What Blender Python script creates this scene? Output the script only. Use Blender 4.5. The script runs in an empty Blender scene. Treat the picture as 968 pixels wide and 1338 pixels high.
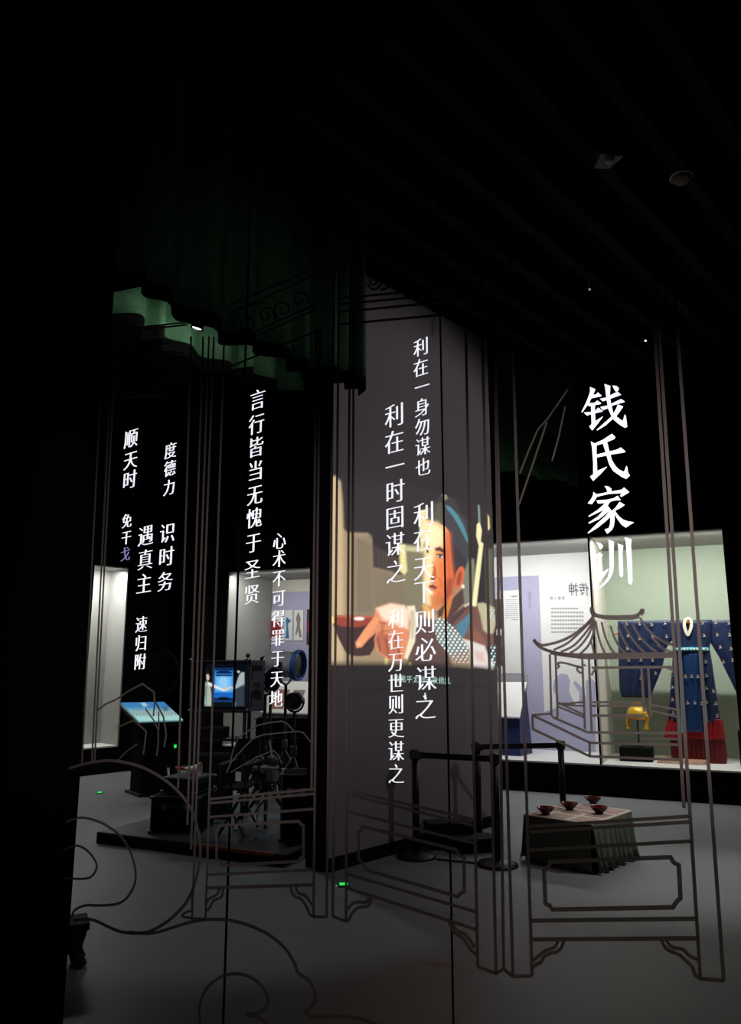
import bpy, math, random
import numpy as np
from mathutils import Vector
from mathutils.geometry import tessellate_polygon

random.seed(7)
R = math.radians
S = bpy.context.scene
C = S.collection

# ------------------------------------------------------------------ camera, world, exposure
FPX, PITCH, EYE = 1000.0, R(11.1), 1.6
cam_d = bpy.data.cameras.new('camera')
cam_d.sensor_fit = 'VERTICAL'; cam_d.sensor_height = 36.0; cam_d.lens = 36.0 * FPX / 1338.0
cam_d.clip_start = 0.05
cam = bpy.data.objects.new('camera', cam_d); C.objects.link(cam)
cam.location = (0, 0, EYE); cam.rotation_euler = (R(90) + PITCH, 0, 0)
S.camera = cam
S.view_settings.view_transform = 'Standard'; S.view_settings.look = 'None'
S.view_settings.exposure = 0.0; S.view_settings.gamma = 1.0; S.view_settings.use_curve_mapping = False
S.cycles.use_denoising = True
S.cycles.transparent_max_bounces = 24
S.cycles.max_bounces = 8
S.cycles.sample_clamp_indirect = 4.0
wd = bpy.data.worlds.new('world'); S.world = wd; wd.use_nodes = True
wd.node_tree.nodes['Background'].inputs[0].default_value = (0.5, 0.55, 0.7, 1)
wd.node_tree.nodes['Background'].inputs[1].default_value = 0.0

def lamp(name, kind, loc, target, energy, color=(1, 1, 1), size=0.1, cone=60, blend=0.4, size_y=None):
    d = bpy.data.lights.new(name, kind); d.energy = energy; d.color = color
    if kind == 'SPOT':
        d.spot_size = R(cone); d.spot_blend = blend; d.shadow_soft_size = size
    elif kind == 'AREA':
        d.size = size
        if size_y: d.shape = 'RECTANGLE'; d.size_y = size_y
    else:
        d.shadow_soft_size = size
    o = bpy.data.objects.new(name, d); C.objects.link(o); o.location = loc
    v = Vector(target) - Vector(loc)
    o.rotation_euler = v.to_track_quat('-Z', 'Y').to_euler()
    return o

# room lamps and added fills: (the case and lamp-head lights are made with their cases and lamps)
lamp('table_spot', 'SPOT', (4.9, 5.9, 4.7), (2.4, 6.2, 0.0), 400, (1, .98, .95), .05, 29, 1.0)
lamp('floor_spot', 'SPOT', (-1.5, 8.3, 4.9), (-1.1, 6.9, 0.0), 74, (.93, .96, 1), .06, 50, .25)
lamp('screen_fill', 'SPOT', (4.4, 5.2, 5.1), (0.40, 7.2, 2.35), 98, (.96, .93, 1), .06, 70, .5)  # added fill for the grey wall around the film picture
lamp('drawing_fill', 'SPOT', (1.0, -0.6, 1.5), (0.85, 2.3, 1.84), 125, (1, .94, .91), .1, 29, 1.0)  # three added fills on the viewer's side that lift the printed lines
lamp('drawing_fill', 'SPOT', (0.2, -0.6, 1.1), (0.1, 2.7, .6), 11, (1, .94, .92), .1, 58, 1.0)
lamp('drawing_fill', 'SPOT', (-0.3, -0.4, 1.4), (-0.7, 3.1, 1.7), 70, (1, .94, .93), .1, 34, 1.0)
lamp('equipment_spot', 'SPOT', (-1.7, 6.7, 5.0), (-1.25, 8.15, .9), 300, (.92, .96, 1), .05, 36, 1.0)
lamp('valance_front_fill', 'SPOT', (1.0, 1.6, 4.9), (-0.7, 4.7, 3.85), 16, (.95, 1, .95), .1, 36, 1.0)  # added fill that keeps the nearest valance from going black

# ------------------------------------------------------------------ pixel rays of the photo -> points in the room
def ray(px, py):
    cx = (px - 484) / FPX; cy = (669 - py) / FPX
    return cx, math.cos(PITCH) - cy * math.sin(PITCH), math.sin(PITCH) + cy * math.cos(PITCH)
def at_z(px, py, z=0.0):
    d = ray(px, py); t = (z - EYE) / d[2]
    return Vector((d[0] * t, d[1] * t, z))
def at_y(px, py, y):
    d = ray(px, py); t = y / d[1]
    return Vector((d[0] * t, y, EYE + d[2] * t))
def project(x, y, z):
    z = z - EYE
    dep = y * math.cos(PITCH) + z * math.sin(PITCH); up = -y * math.sin(PITCH) + z * math.cos(PITCH)
    return 484 + FPX * x / dep, 669 - FPX * up / dep
class Frame:
    """vertical reference plane: x along it, y away from the viewer, z up"""
    def __init__(s, o, ang): s.o = o; s.a = ang; s.c = math.cos(ang); s.s = math.sin(ang)
    def w(s, x, d, z): return Vector((s.o[0] + x * s.c - d * s.s, s.o[1] + x * s.s + d * s.c, z))
    def px(s, px, py, d=0.0):
        r = ray(px, py); n = (-s.s, s.c)
        t = (n[0] * s.o[0] + n[1] * s.o[1] + d) / (n[0] * r[0] + n[1] * r[1])
        X, Y, Z = r[0] * t, r[1] * t, EYE + r[2] * t
        return (X - s.o[0]) * s.c + (Y - s.o[1]) * s.s, Z

# ------------------------------------------------------------------ materials
def lin(c):
    return tuple(((v / 255) / 12.92 if v / 255 <= .04045 else ((v / 255 + .055) / 1.055) ** 2.4) for v in c)
MATS = {}
def mat(name, rgb, rough=.6, metal=0.0, emit=None, noise=0.0, nscale=20.0, bump=0.0, spec=.5, trans=0.0):
    if name in MATS: return MATS[name]
    m = bpy.data.materials.new(name); m.use_nodes = True; nt = m.node_tree
    b = nt.nodes['Principled BSDF']
    col = lin(rgb)
    b.inputs['Base Color'].default_value = (*col, 1)
    b.inputs['Roughness'].default_value = rough; b.inputs['Metallic'].default_value = metal
    b.inputs['Specular IOR Level'].default_value = spec
    if trans: b.inputs['Transmission Weight'].default_value = trans
    if noise or bump:
        tc = nt.nodes.new('ShaderNodeTexCoord'); nz = nt.nodes.new('ShaderNodeTexNoise')
        nz.inputs['Scale'].default_value = nscale; nz.inputs['Detail'].default_value = 5
        nt.links.new(tc.outputs['Object'], nz.inputs['Vector'])
        if noise:
            mx = nt.nodes.new('ShaderNodeMix'); mx.data_type = 'RGBA'
            mx.inputs[6].default_value = (*[v * (1 - noise) for v in col], 1)
            mx.inputs[7].default_value = (*[min(1, v * (1 + noise)) for v in col], 1)
            nt.links.new(nz.outputs['Fac'], mx.inputs[0]); nt.links.new(mx.outputs[2], b.inputs['Base Color'])
        if bump:
            bp = nt.nodes.new('ShaderNodeBump'); bp.inputs['Strength'].default_value = bump
            nt.links.new(nz.outputs['Fac'], bp.inputs['Height']); nt.links.new(bp.outputs['Normal'], b.inputs['Normal'])
    if emit:
        b.inputs['Emission Color'].default_value = (*lin(emit[0]), 1); b.inputs['Emission Strength'].default_value = emit[1]
    MATS[name] = m; return m

M_black = mat('matt black paint', (20, 20, 21), .9, spec=.1)
M_blackwall = mat('black wall paint', (14, 14, 15), .95, spec=.05)
M_ceil = mat('black ceiling paint', (10, 10, 11), .95, spec=.05)
M_slat = mat('dark slat', (34, 34, 34), .9, spec=.1)
M_wall = mat('pale screen paint', (158, 148, 150), .85, noise=.04, nscale=3, spec=.2)
M_metalblack = mat('black powder coat', (12, 12, 13), .45)
M_rubber = mat('black rubber', (15, 15, 15), .8)
M_alu = mat('worn aluminium', (120, 122, 125), .4, .9, noise=.2, nscale=40)
M_steel = mat('dull steel', (70, 72, 75), .4, .8)
M_white = mat('white laminate', (225, 225, 222), .6)
M_cream = mat('cream case lining', (205, 202, 190), .8, noise=.03, nscale=4)
M_green = mat('pale green lining', (160, 174, 155), .85, noise=.06, nscale=14)
M_lav = mat('lavender print and reflection', (172, 170, 196), .8)
M_grey = mat('grey lining', (150, 150, 146), .85, noise=.04, nscale=5)
M_blue = mat('navy laminate', (22, 40, 92), .5)
M_ink = mat('grey ink', (100, 102, 112), .8)
M_inkpale = mat('pale ink', (160, 160, 165), .8)
M_wood = mat('pale wood', (176, 140, 112), .6, noise=.2, nscale=12)
M_orange = mat('varnished orange wood', (150, 84, 50), .5, noise=.3, nscale=14)
M_darkwood = mat('dark red lacquered wood', (30, 17, 15), .75, noise=.2, nscale=18)
M_lacq = mat('dark red lacquer', (98, 22, 14), .18)
M_gold = mat('gold braid', (228, 176, 58), .4, .35, noise=.35, nscale=90, bump=.5)
M_silk = mat('navy silk', (14, 36, 74), .55, noise=.25, nscale=25)
M_silkdark = mat('navy silk skirt', (18, 54, 104), .5, noise=.25, nscale=25)
M_teal = mat('teal ribbon', (70, 165, 180), .5)
M_red = mat('red silk', (158, 16, 28), .5, noise=.2, nscale=30)
M_pearl = mat('ivory beads', (235, 228, 205), .4)
M_thread = mat('silver thread', (172, 168, 162), .5)
M_goldthread = mat('gold thread', (176, 132, 66), .5)
M_redplastic = mat('red plastic', (170, 30, 40), .4)
M_ivory = mat('off white plastic', (205, 200, 188), .5)
M_led = mat('green indicator', (10, 60, 20), .5, emit=((40, 235, 90), 1.0))
M_letter = mat('glowing white letter', (255, 255, 255), .6, emit=((246, 246, 255), 1.0))
M_letterdim = mat('dim violet letter', (150, 145, 190), .6, emit=((128, 124, 168), .9))
M_lampon = mat('lit lamp lens', (255, 255, 255), .4, emit=((255, 255, 245), 6.0))
M_lampdim = mat('faint lamp lens', (200, 200, 190), .4, emit=((200, 195, 180), .35))
M_platform = mat('blue grey dance floor', (50, 58, 63), .45, noise=.15, nscale=6)
M_skin = mat('cloth sample', (160, 150, 150), .8)

def floor_mat():
    m = bpy.data.materials.new('grey vinyl floor'); m.use_nodes = True; nt = m.node_tree; b = nt.nodes['Principled BSDF']
    b.inputs['Roughness'].default_value = .5; b.inputs['Specular IOR Level'].default_value = .3
    tc = nt.nodes.new('ShaderNodeTexCoord'); nz = nt.nodes.new('ShaderNodeTexNoise'); nz.inputs['Scale'].default_value = 90; nz.inputs['Detail'].default_value = 6
    n2 = nt.nodes.new('ShaderNodeTexNoise'); n2.inputs['Scale'].default_value = 1.3
    mx = nt.nodes.new('ShaderNodeMix'); mx.data_type = 'RGBA'
    mx.inputs[6].default_value = (*lin((112, 114, 117)), 1); mx.inputs[7].default_value = (*lin((136, 138, 140)), 1)
    ad = nt.nodes.new('ShaderNodeMath'); ad.operation = 'MULTIPLY_ADD'; ad.inputs[1].default_value = .5
    nt.links.new(tc.outputs['Object'], nz.inputs['Vector']); nt.links.new(tc.outputs['Object'], n2.inputs['Vector'])
    nt.links.new(nz.outputs['Fac'], ad.inputs[0]); ad.inputs[2].default_value = .25
    nt.links.new(ad.outputs[0], mx.inputs[0])
    # the film's reddish reflection on the floor, painted as a soft ellipse
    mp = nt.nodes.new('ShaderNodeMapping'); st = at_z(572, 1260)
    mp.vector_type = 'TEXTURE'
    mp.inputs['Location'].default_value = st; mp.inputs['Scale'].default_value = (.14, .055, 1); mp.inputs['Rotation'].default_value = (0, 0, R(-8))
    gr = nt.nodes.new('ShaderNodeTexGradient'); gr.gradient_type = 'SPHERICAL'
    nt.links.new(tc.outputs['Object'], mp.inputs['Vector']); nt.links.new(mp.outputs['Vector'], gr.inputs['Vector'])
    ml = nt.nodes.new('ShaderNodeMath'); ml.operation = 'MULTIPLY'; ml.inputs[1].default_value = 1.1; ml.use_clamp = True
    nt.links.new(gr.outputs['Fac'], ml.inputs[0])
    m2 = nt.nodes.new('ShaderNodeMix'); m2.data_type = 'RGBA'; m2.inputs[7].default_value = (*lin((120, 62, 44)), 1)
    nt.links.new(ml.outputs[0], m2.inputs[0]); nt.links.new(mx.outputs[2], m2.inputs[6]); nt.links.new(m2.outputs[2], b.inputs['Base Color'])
    return m
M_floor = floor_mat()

def glass_mat(name, refl=.05, tint=1.0):
    m = bpy.data.materials.new(name); m.use_nodes = True; nt = m.node_tree; nt.nodes.clear()
    o = nt.nodes.new('ShaderNodeOutputMaterial'); t = nt.nodes.new('ShaderNodeBsdfTransparent'); g = nt.nodes.new('ShaderNodeBsdfGlossy')
    t.inputs[0].default_value = (tint, tint, tint, 1); g.inputs['Roughness'].default_value = .02
    fr = nt.nodes.new('ShaderNodeLayerWeight'); fr.inputs[0].default_value = .12
    ml = nt.nodes.new('ShaderNodeMath'); ml.operation = 'MULTIPLY'; ml.inputs[1].default_value = refl * 4
    mx = nt.nodes.new('ShaderNodeMixShader')
    nt.links.new(fr.outputs['Fresnel'], ml.inputs[0]); nt.links.new(ml.outputs[0], mx.inputs[0])
    nt.links.new(t.outputs[0], mx.inputs[1]); nt.links.new(g.outputs[0], mx.inputs[2]); nt.links.new(mx.outputs[0], o.inputs[0])
    return m
M_glass = glass_mat('clear partition glass', .05, .985)
M_caseglass = glass_mat('case glass', .03, .99)

def line_mat():
    m = bpy.data.materials.new('translucent brown grey print'); m.use_nodes = True; nt = m.node_tree; nt.nodes.clear()
    o = nt.nodes.new('ShaderNodeOutputMaterial'); t = nt.nodes.new('ShaderNodeBsdfTransparent'); d = nt.nodes.new('ShaderNodeBsdfDiffuse')
    t.inputs[0].default_value = (.42, .39, .38, 1); d.inputs[0].default_value = (*lin((196, 180, 174)), 1)
    mx = nt.nodes.new('ShaderNodeMixShader'); mx.inputs[0].default_value = .6
    nt.links.new(t.outputs[0], mx.inputs[1]); nt.links.new(d.outputs[0], mx.inputs[2]); nt.links.new(mx.outputs[0], o.inputs[0])
    return m
M_line = line_mat()

def velvet_mat():
    m = bpy.data.materials.new('green damask'); m.use_nodes = True; nt = m.node_tree; b = nt.nodes['Principled BSDF']
    b.inputs['Roughness'].default_value = .75
    tc = nt.nodes.new('ShaderNodeTexCoord'); v = nt.nodes.new('ShaderNodeTexVoronoi'); v.inputs['Scale'].default_value = 15; v.feature = 'SMOOTH_F1'
    sn = nt.nodes.new('ShaderNodeMath'); sn.operation = 'SINE'; mu = nt.nodes.new('ShaderNodeMath'); mu.operation = 'MULTIPLY'; mu.inputs[1].default_value = 26
    nt.links.new(tc.outputs['Object'], v.inputs['Vector']); nt.links.new(v.outputs['Distance'], mu.inputs[0]); nt.links.new(mu.outputs[0], sn.inputs[0])
    mx = nt.nodes.new('ShaderNodeMix'); mx.data_type = 'RGBA'
    mx.inputs[6].default_value = (*lin((46, 86, 56)), 1); mx.inputs[7].default_value = (*lin((56, 96, 64)), 1)
    ma = nt.nodes.new('ShaderNodeMath'); ma.operation = 'MULTIPLY_ADD'; ma.inputs[1].default_value = .5; ma.inputs[2].default_value = .5
    nt.links.new(sn.outputs[0], ma.inputs[0]); nt.links.new(ma.outputs[0], mx.inputs[0]); nt.links.new(mx.outputs[2], b.inputs['Base Color'])
    return m
M_velvet = velvet_mat()
M_hem = mat('black curtain hem', (6, 9, 7), .95, spec=.05)

def picture_mat(name, base, emit=1.0):
    m = bpy.data.materials.new(name); m.use_nodes = True; nt = m.node_tree; b = nt.nodes['Principled BSDF']
    b.inputs['Base Color'].default_value = (*lin(base), 1); b.inputs['Roughness'].default_value = .85; b.inputs['Specular IOR Level'].default_value = .2
    a = nt.nodes.new('ShaderNodeVertexColor'); a.layer_name = 'picture'
    nt.links.new(a.outputs['Color'], b.inputs['Emission Color']); b.inputs['Emission Strength'].default_value = emit
    return m

# ------------------------------------------------------------------ object helpers
def prop(o, label=None, cat=None, group=None, kind=None):
    if label: o['label'] = label
    if cat: o['category'] = cat
    if group: o['group'] = group
    if kind: o['kind'] = kind
    return o
def thing(name, label, cat, loc, rz=0.0, group=None):
    o = bpy.data.objects.new(name, None); C.objects.link(o)
    o.location = loc; o.rotation_euler = (0, 0, rz); o.empty_display_size = .1
    return prop(o, label, cat, group)
def copy_tree(o, parent=None):
    c = o.copy(); C.objects.link(c)
    if parent is not None: c.parent = parent
    for ch in [x for x in bpy.data.objects if x.parent == o]: copy_tree(ch, c)
    return c

class MB:
    def __init__(s): s.v = []; s.f = []; s.mi = []; s.k = 0
    def add(s, vs, fs):
        n = len(s.v); s.v += [tuple(p) for p in vs]; s.f += [tuple(i + n for i in f) for f in fs]; s.mi += [s.k] * len(fs); return s
    def mat(s, k): s.k = k; return s
    def box(s, x0, x1, y0, y1, z0, z1, top=1.0, rz=0.0):
        cx, cy = (x0 + x1) / 2, (y0 + y1) / 2; vs = []
        for z, k in ((z0, 1.0), (z1, top)):
            for x, y in ((x0, y0), (x1, y0), (x1, y1), (x0, y1)):
                dx, dy = (x - cx) * k, (y - cy) * k
                vs.append((cx + dx * math.cos(rz) - dy * math.sin(rz), cy + dx * math.sin(rz) + dy * math.cos(rz), z))
        return s.add(vs, [(3, 2, 1, 0), (4, 5, 6, 7), (0, 1, 5, 4), (1, 2, 6, 5), (2, 3, 7, 6), (3, 0, 4, 7)])
    def hexa(s, a, b):   # two quads
        return s.add(list(a) + list(b), [(3, 2, 1, 0), (4, 5, 6, 7), (0, 1, 5, 4), (1, 2, 6, 5), (2, 3, 7, 6), (3, 0, 4, 7)])
    def tube(s, path, r, seg=10, caps=True):
        path = [Vector(p) for p in path]; rs = r if isinstance(r, (list, tuple)) else [r] * len(path); n0 = len(path)
        vs = []; prev = None
        for i, p in enumerate(path):
            t = (path[min(i + 1, n0 - 1)] - path[max(i - 1, 0)]).normalized()
            a = prev if prev else (Vector((0, 0, 1)) if abs(t.z) < .9 else Vector((1, 0, 0)))
            x = t.cross(a).normalized(); y = x.cross(t).normalized(); prev = y
            for k in range(seg):
                q = 2 * math.pi * k / seg
                vs.append(p + (x * math.cos(q) + y * math.sin(q)) * rs[i])
        fs = [(i * seg + k, i * seg + (k + 1) % seg, (i + 1) * seg + (k + 1) % seg, (i + 1) * seg + k) for i in range(n0 - 1) for k in range(seg)]
        if caps: fs += [tuple(range(seg))[::-1], tuple((n0 - 1) * seg + k for k in range(seg))]
        return s.add(vs, fs)
    def lathe(s, prof, o=(0, 0, 0), ax=(0, 0, 1), seg=24):
        o = Vector(o); ax = Vector(ax).normalized(); h = Vector((1, 0, 0)) if abs(ax.x) < .9 else Vector((0, 1, 0))
        x = ax.cross(h).normalized(); y = ax.cross(x); vs = []
        for r, z in prof:
            for k in range(seg):
                q = 2 * math.pi * k / seg
                vs.append(o + ax * z + (x * math.cos(q) + y * math.sin(q)) * max(r, 1e-4))
        n = len(prof)
        fs = [(i * seg + k, i * seg + (k + 1) % seg, (i + 1) * seg + (k + 1) % seg, (i + 1) * seg + k) for i in range(n - 1) for k in range(seg)]
        return s.add(vs, fs)
    def loops(s, loops, y0, y1, rim=True):
        """flat shape of closed 2D loops in the xz plane, from depth y0 (front) to y1"""
        flat = [p for l in loops for p in l]
        tris = tessellate_polygon([[Vector((x, z, 0)) for x, z in l] for l in loops])
        n = len(flat)
        fs = [tuple(t) for t in tris] + [tuple(i + n for i in t) for t in tris]
        b = 0
        if rim:
            for l in loops:
                m = len(l)
                fs += [(b + i, b + (i + 1) % m, n + b + (i + 1) % m, n + b + i) for i in range(m)]; b += m
        return s.add([(x, y0, z) for x, z in flat] + [(x, y1, z) for x, z in flat], fs)
    def ribbon(s, pts, w, y0, y1, closed=False):
        P = [Vector((x, z)) for x, z in pts]; n = len(P); L = []; Rr = []
        for i in range(n):
            a = P[(i - 1) % n] if (closed or i) else P[0]; b = P[(i + 1) % n] if (closed or i < n - 1) else P[-1]
            d1 = (P[i] - a); d2 = (b - P[i])
            d1 = d1.normalized() if d1.length > 1e-9 else d2.normalized(); d2 = d2.normalized() if d2.length > 1e-9 else d1
            t = (d1 + d2); t = t.normalized() if t.length > 1e-6 else d1
            nn = Vector((-t.y, t.x)); c = max(.5, nn.dot(Vector((-d1.y, d1.x))))
            ww = (w[i] if isinstance(w, (list, tuple)) else w) / 2 / c
            L.append(P[i] + nn * ww); Rr.append(P[i] - nn * ww)
        vs = []
        for l, r in zip(L, Rr): vs += [(l.x, y0, l.y), (r.x, y0, r.y), (r.x, y1, r.y), (l.x, y1, l.y)]
        fs = []
        for i in range(n if closed else n - 1):
            a, b = i * 4, ((i + 1) % n) * 4
            fs += [(a + k, a + (k + 1) % 4, b + (k + 1) % 4, b + k) for k in range(4)]
        if not closed: fs += [(3, 2, 1, 0), tuple((n - 1) * 4 + k for k in range(4))]
        return s.add(vs, fs)
    def slab(s, rows, th, y=0.0, cols=24, fold=0.0, nf=5, ph=0.0, taper=None):
        """cushion-like cloth piece: rows of (z, x_left, x_right); bulging front and flat back, with vertical folds"""
        vs = []; n = len(rows); m = cols + 1
        for side in (-1, 1):
            for j, (z, a, b) in enumerate(rows):
                for i in range(m):
                    t = i / cols; e = math.sqrt(max(0, 1 - (2 * t - 1) ** 2)); k = (j / (n - 1))
                    f = fold * e * math.sin(2 * math.pi * nf * t + ph + 1.3 * k) * (.4 + .6 * k)
                    vs.append((a + (b - a) * t, y + (-(th * (e ** .6) + f) if side < 0 else .01 * e), z))
        fs = []; o = n * m
        for j in range(n - 1):
            for i in range(cols):
                q = j * m + i
                fs += [(q, q + 1, q + m + 1, q + m), (o + q, o + q + m, o + q + m + 1, o + q + 1)]
        for i in range(cols):
            fs += [(i, o + i, o + i + 1, i + 1), ((n - 1) * m + i, (n - 1) * m + i + 1, o + (n - 1) * m + i + 1, o + (n - 1) * m + i)]
        for j in range(n - 1):
            fs += [(j * m, (j + 1) * m, o + (j + 1) * m, o + j * m), (j * m + cols, o + j * m + cols, o + (j + 1) * m + cols, (j + 1) * m + cols)]
        return s.add(vs, fs)
    def build(s, name, mats, parent=None, smooth=False, bevel=0.0, off=None, label=None):
        me = bpy.data.meshes.new(name)
        vs = s.v if off is None else [(p[0] - off[0], p[1] - off[1], p[2] - off[2]) for p in s.v]
        me.from_pydata(vs, [], s.f)
        for m in (mats if isinstance(mats, list) else [mats]): me.materials.append(m)
        me.polygons.foreach_set('material_index', s.mi)
        if smooth: me.polygons.foreach_set('use_smooth', [True] * len(s.f))
        me.update()
        import bmesh
        bm = bmesh.new(); bm.from_mesh(me); bmesh.ops.recalc_face_normals(bm, faces=bm.faces); bm.to_mesh(me); bm.free()
        o = bpy.data.objects.new(name, me); C.objects.link(o)
        if parent is not None: o.parent = parent
        if bevel:
            md = o.modifiers.new('bevel', 'BEVEL'); md.width = bevel; md.segments = 2; md.limit_method = 'ANGLE'
        if label: o['label'] = label
        return o

def spline(pts, k=6, closed=False):
    P = [np.array(p, float) for p in pts]; n = len(P); out = []
    for i in range(n if closed else n - 1):
        p0 = P[(i - 1) % n] if (closed or i > 0) else P[0]; p1 = P[i]; p2 = P[(i + 1) % n]
        p3 = P[(i + 2) % n] if (closed or i + 2 < n) else P[-1]
        for j in range(k):
            t = j / k
            out.append(tuple(.5 * ((2 * p1) + (-p0 + p2) * t + (2 * p0 - 5 * p1 + 4 * p2 - p3) * t * t + (-p0 + 3 * p1 - 3 * p2 + p3) * t ** 3)))
    if not closed: out.append(tuple(P[-1]))
    return out
def aff(ox, oy, sc, pts): return [(ox + sc * x, oy + sc * y) for x, y in pts]

# ------------------------------------------------------------------ glyphs from the built-in font, thinned to a lighter brush weight
_GL = {}
def glyph(ch, ax=-.003, ay=.018, slope=.07):
    key = (ch, ax, ay)
    if key in _GL: return _GL[key]
    cu = bpy.data.curves.new('glyph', 'FONT'); cu.body = ch; cu.size = 1.0
    ob = bpy.data.objects.new('glyph', cu); C.objects.link(ob)
    bpy.context.view_layer.update()
    cv = ob.to_curve(bpy.context.evaluated_depsgraph_get())
    loops = []
    for sp in cv.splines:
        bp = sp.bezier_points; n = len(bp); l = []
        for i in range(n):
            a, b = bp[i], bp[(i + 1) % n]
            p0, p1, p2, p3 = [np.array(q[:2]) for q in (a.co, a.handle_right, b.co, b.handle_left)]
            p2, p3 = np.array(b.handle_left[:2]), np.array(b.co[:2])
            straight = abs(np.cross(p1 - p0, p3 - p0)) < 1e-5 and abs(np.cross(p2 - p0, p3 - p0)) < 1e-5
            for j in range(1 if straight else 4):
                t = j / 4
                q = p0 * (1 - t) ** 3 + 3 * p1 * t * (1 - t) ** 2 + 3 * p2 * t * t * (1 - t) + p3 * t ** 3
                if not l or np.linalg.norm(q - l[-1]) > 1e-4: l.append(q)
        if len(l) > 2 and np.linalg.norm(l[0] - l[-1]) < 1e-4: l.pop()
        if len(l) > 2: loops.append(l)
    ob.to_curve_clear(); bpy.data.objects.remove(ob); bpy.data.curves.remove(cu)
    area = lambda l: .5 * sum(l[i][0] * l[(i + 1) % len(l)][1] - l[(i + 1) % len(l)][0] * l[i][1] for i in range(len(l)))
    sg = 1 if area(max(loops, key=lambda l: abs(area(l)))) > 0 else -1
    out = []
    for l in loops:
        n = len(l); q = []
        for i in range(n):
            d1 = l[i] - l[i - 1]; d2 = l[(i + 1) % n] - l[i]
            n1 = np.array((d1[1], -d1[0])) / (np.linalg.norm(d1) + 1e-9); n2 = np.array((d2[1], -d2[0])) / (np.linalg.norm(d2) + 1e-9)
            mx = max((n1[0], n2[0]), key=abs); my = max((n1[1], n2[1]), key=abs)
            x, y = l[i][0] - sg * mx * ax, l[i][1] - sg * my * ay
            q.append((x - .5, y - .38 + slope * (x - .5)))
        out.append(q)
    c2 = bpy.data.curves.new('fill', 'CURVE'); c2.dimensions = '2D'; c2.fill_mode = 'BOTH'
    for l in out:
        sp = c2.splines.new('POLY'); sp.points.add(len(l) - 1); sp.use_cyclic_u = True
        for p, q_ in zip(sp.points, l): p.co = (q_[0], q_[1], 0, 1)
    c2.extrude = .05
    ob = bpy.data.objects.new('fill', c2); C.objects.link(ob); bpy.context.view_layer.update()
    me = ob.evaluated_get(bpy.context.evaluated_depsgraph_get()).to_mesh()
    _GL[key] = ([tuple(v.co) for v in me.vertices], [tuple(p.vertices) for p in me.polygons])
    bpy.data.objects.remove(ob); bpy.data.curves.remove(c2)
    return _GL[key]
def put_glyph(mb, fr, ch, cx, cy, w, h, y0, y1, mirror=False, **kw):
    """character centred on a photo point, lying in frame fr"""
    x, z = fr.px(cx, cy, y1); xl, _ = fr.px(cx - w / 2, cy, y1); xr, _ = fr.px(cx + w / 2, cy, y1)
    _, zt = fr.px(cx, cy - h / 2, y1); _, zb = fr.px(cx, cy + h / 2, y1)
    sx, sz = abs(xr - xl) / .95, abs(zt - zb) / .98
    if mirror: sx = -sx
    gv, gf = glyph(ch, **kw)
    mb.add([(x + a * sx, y0 if c > 0 else y1, z + b * sz) for a, b, c in gv], gf)

# ------------------------------------------------------------------ soft-edged painter for the pictures on screens
def paint(px, py, layers, bg=(0, 0, 0)):
    col = np.tile(np.array(lin(bg)), (len(px), 1)); P = np.stack([px, py], 1)
    rng = np.random.default_rng(3)
    for ly in layers:
        pts, c, blur = ly[0], ly[1], ly[2]; op = ly[3] if len(ly) > 3 else 1.0; tex = ly[4] if len(ly) > 4 else None
        V = np.array(pts, float); n = len(V)
        lo, hi = V.min(0) - blur * 2, V.max(0) + blur * 2
        idx = np.where((px > lo[0]) & (px < hi[0]) & (py > lo[1]) & (py < hi[1]))[0]
        if not len(idx): continue
        Q = P[idx]; d = np.full(len(Q), 1e9); ins = np.zeros(len(Q), bool)
        for i in range(n):
            a, b = V[i], V[(i + 1) % n]; e = b - a; w = Q - a
            t = np.clip((w @ e) / (e @ e + 1e-9), 0, 1); d = np.minimum(d, np.linalg.norm(w - t[:, None] * e, axis=1))
            cond = ((a[1] > Q[:, 1]) != (b[1] > Q[:, 1])) & (Q[:, 0] < (b[0] - a[0]) * (Q[:, 1] - a[1]) / (b[1] - a[1] + 1e-12) + a[0])
            ins ^= cond
        sd = np.where(ins, -d, d); al = np.clip(.5 - sd / (2 * blur + 1e-6), 0, 1); al = al * al * (3 - 2 * al) * op
        cc = np.tile(np.array(lin(c)), (len(Q), 1))
        if tex is not None: al = al * tex(Q[:, 0], Q[:, 1])
        col[idx] = col[idx] * (1 - al[:, None]) + cc * al[:, None]
    return col
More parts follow.
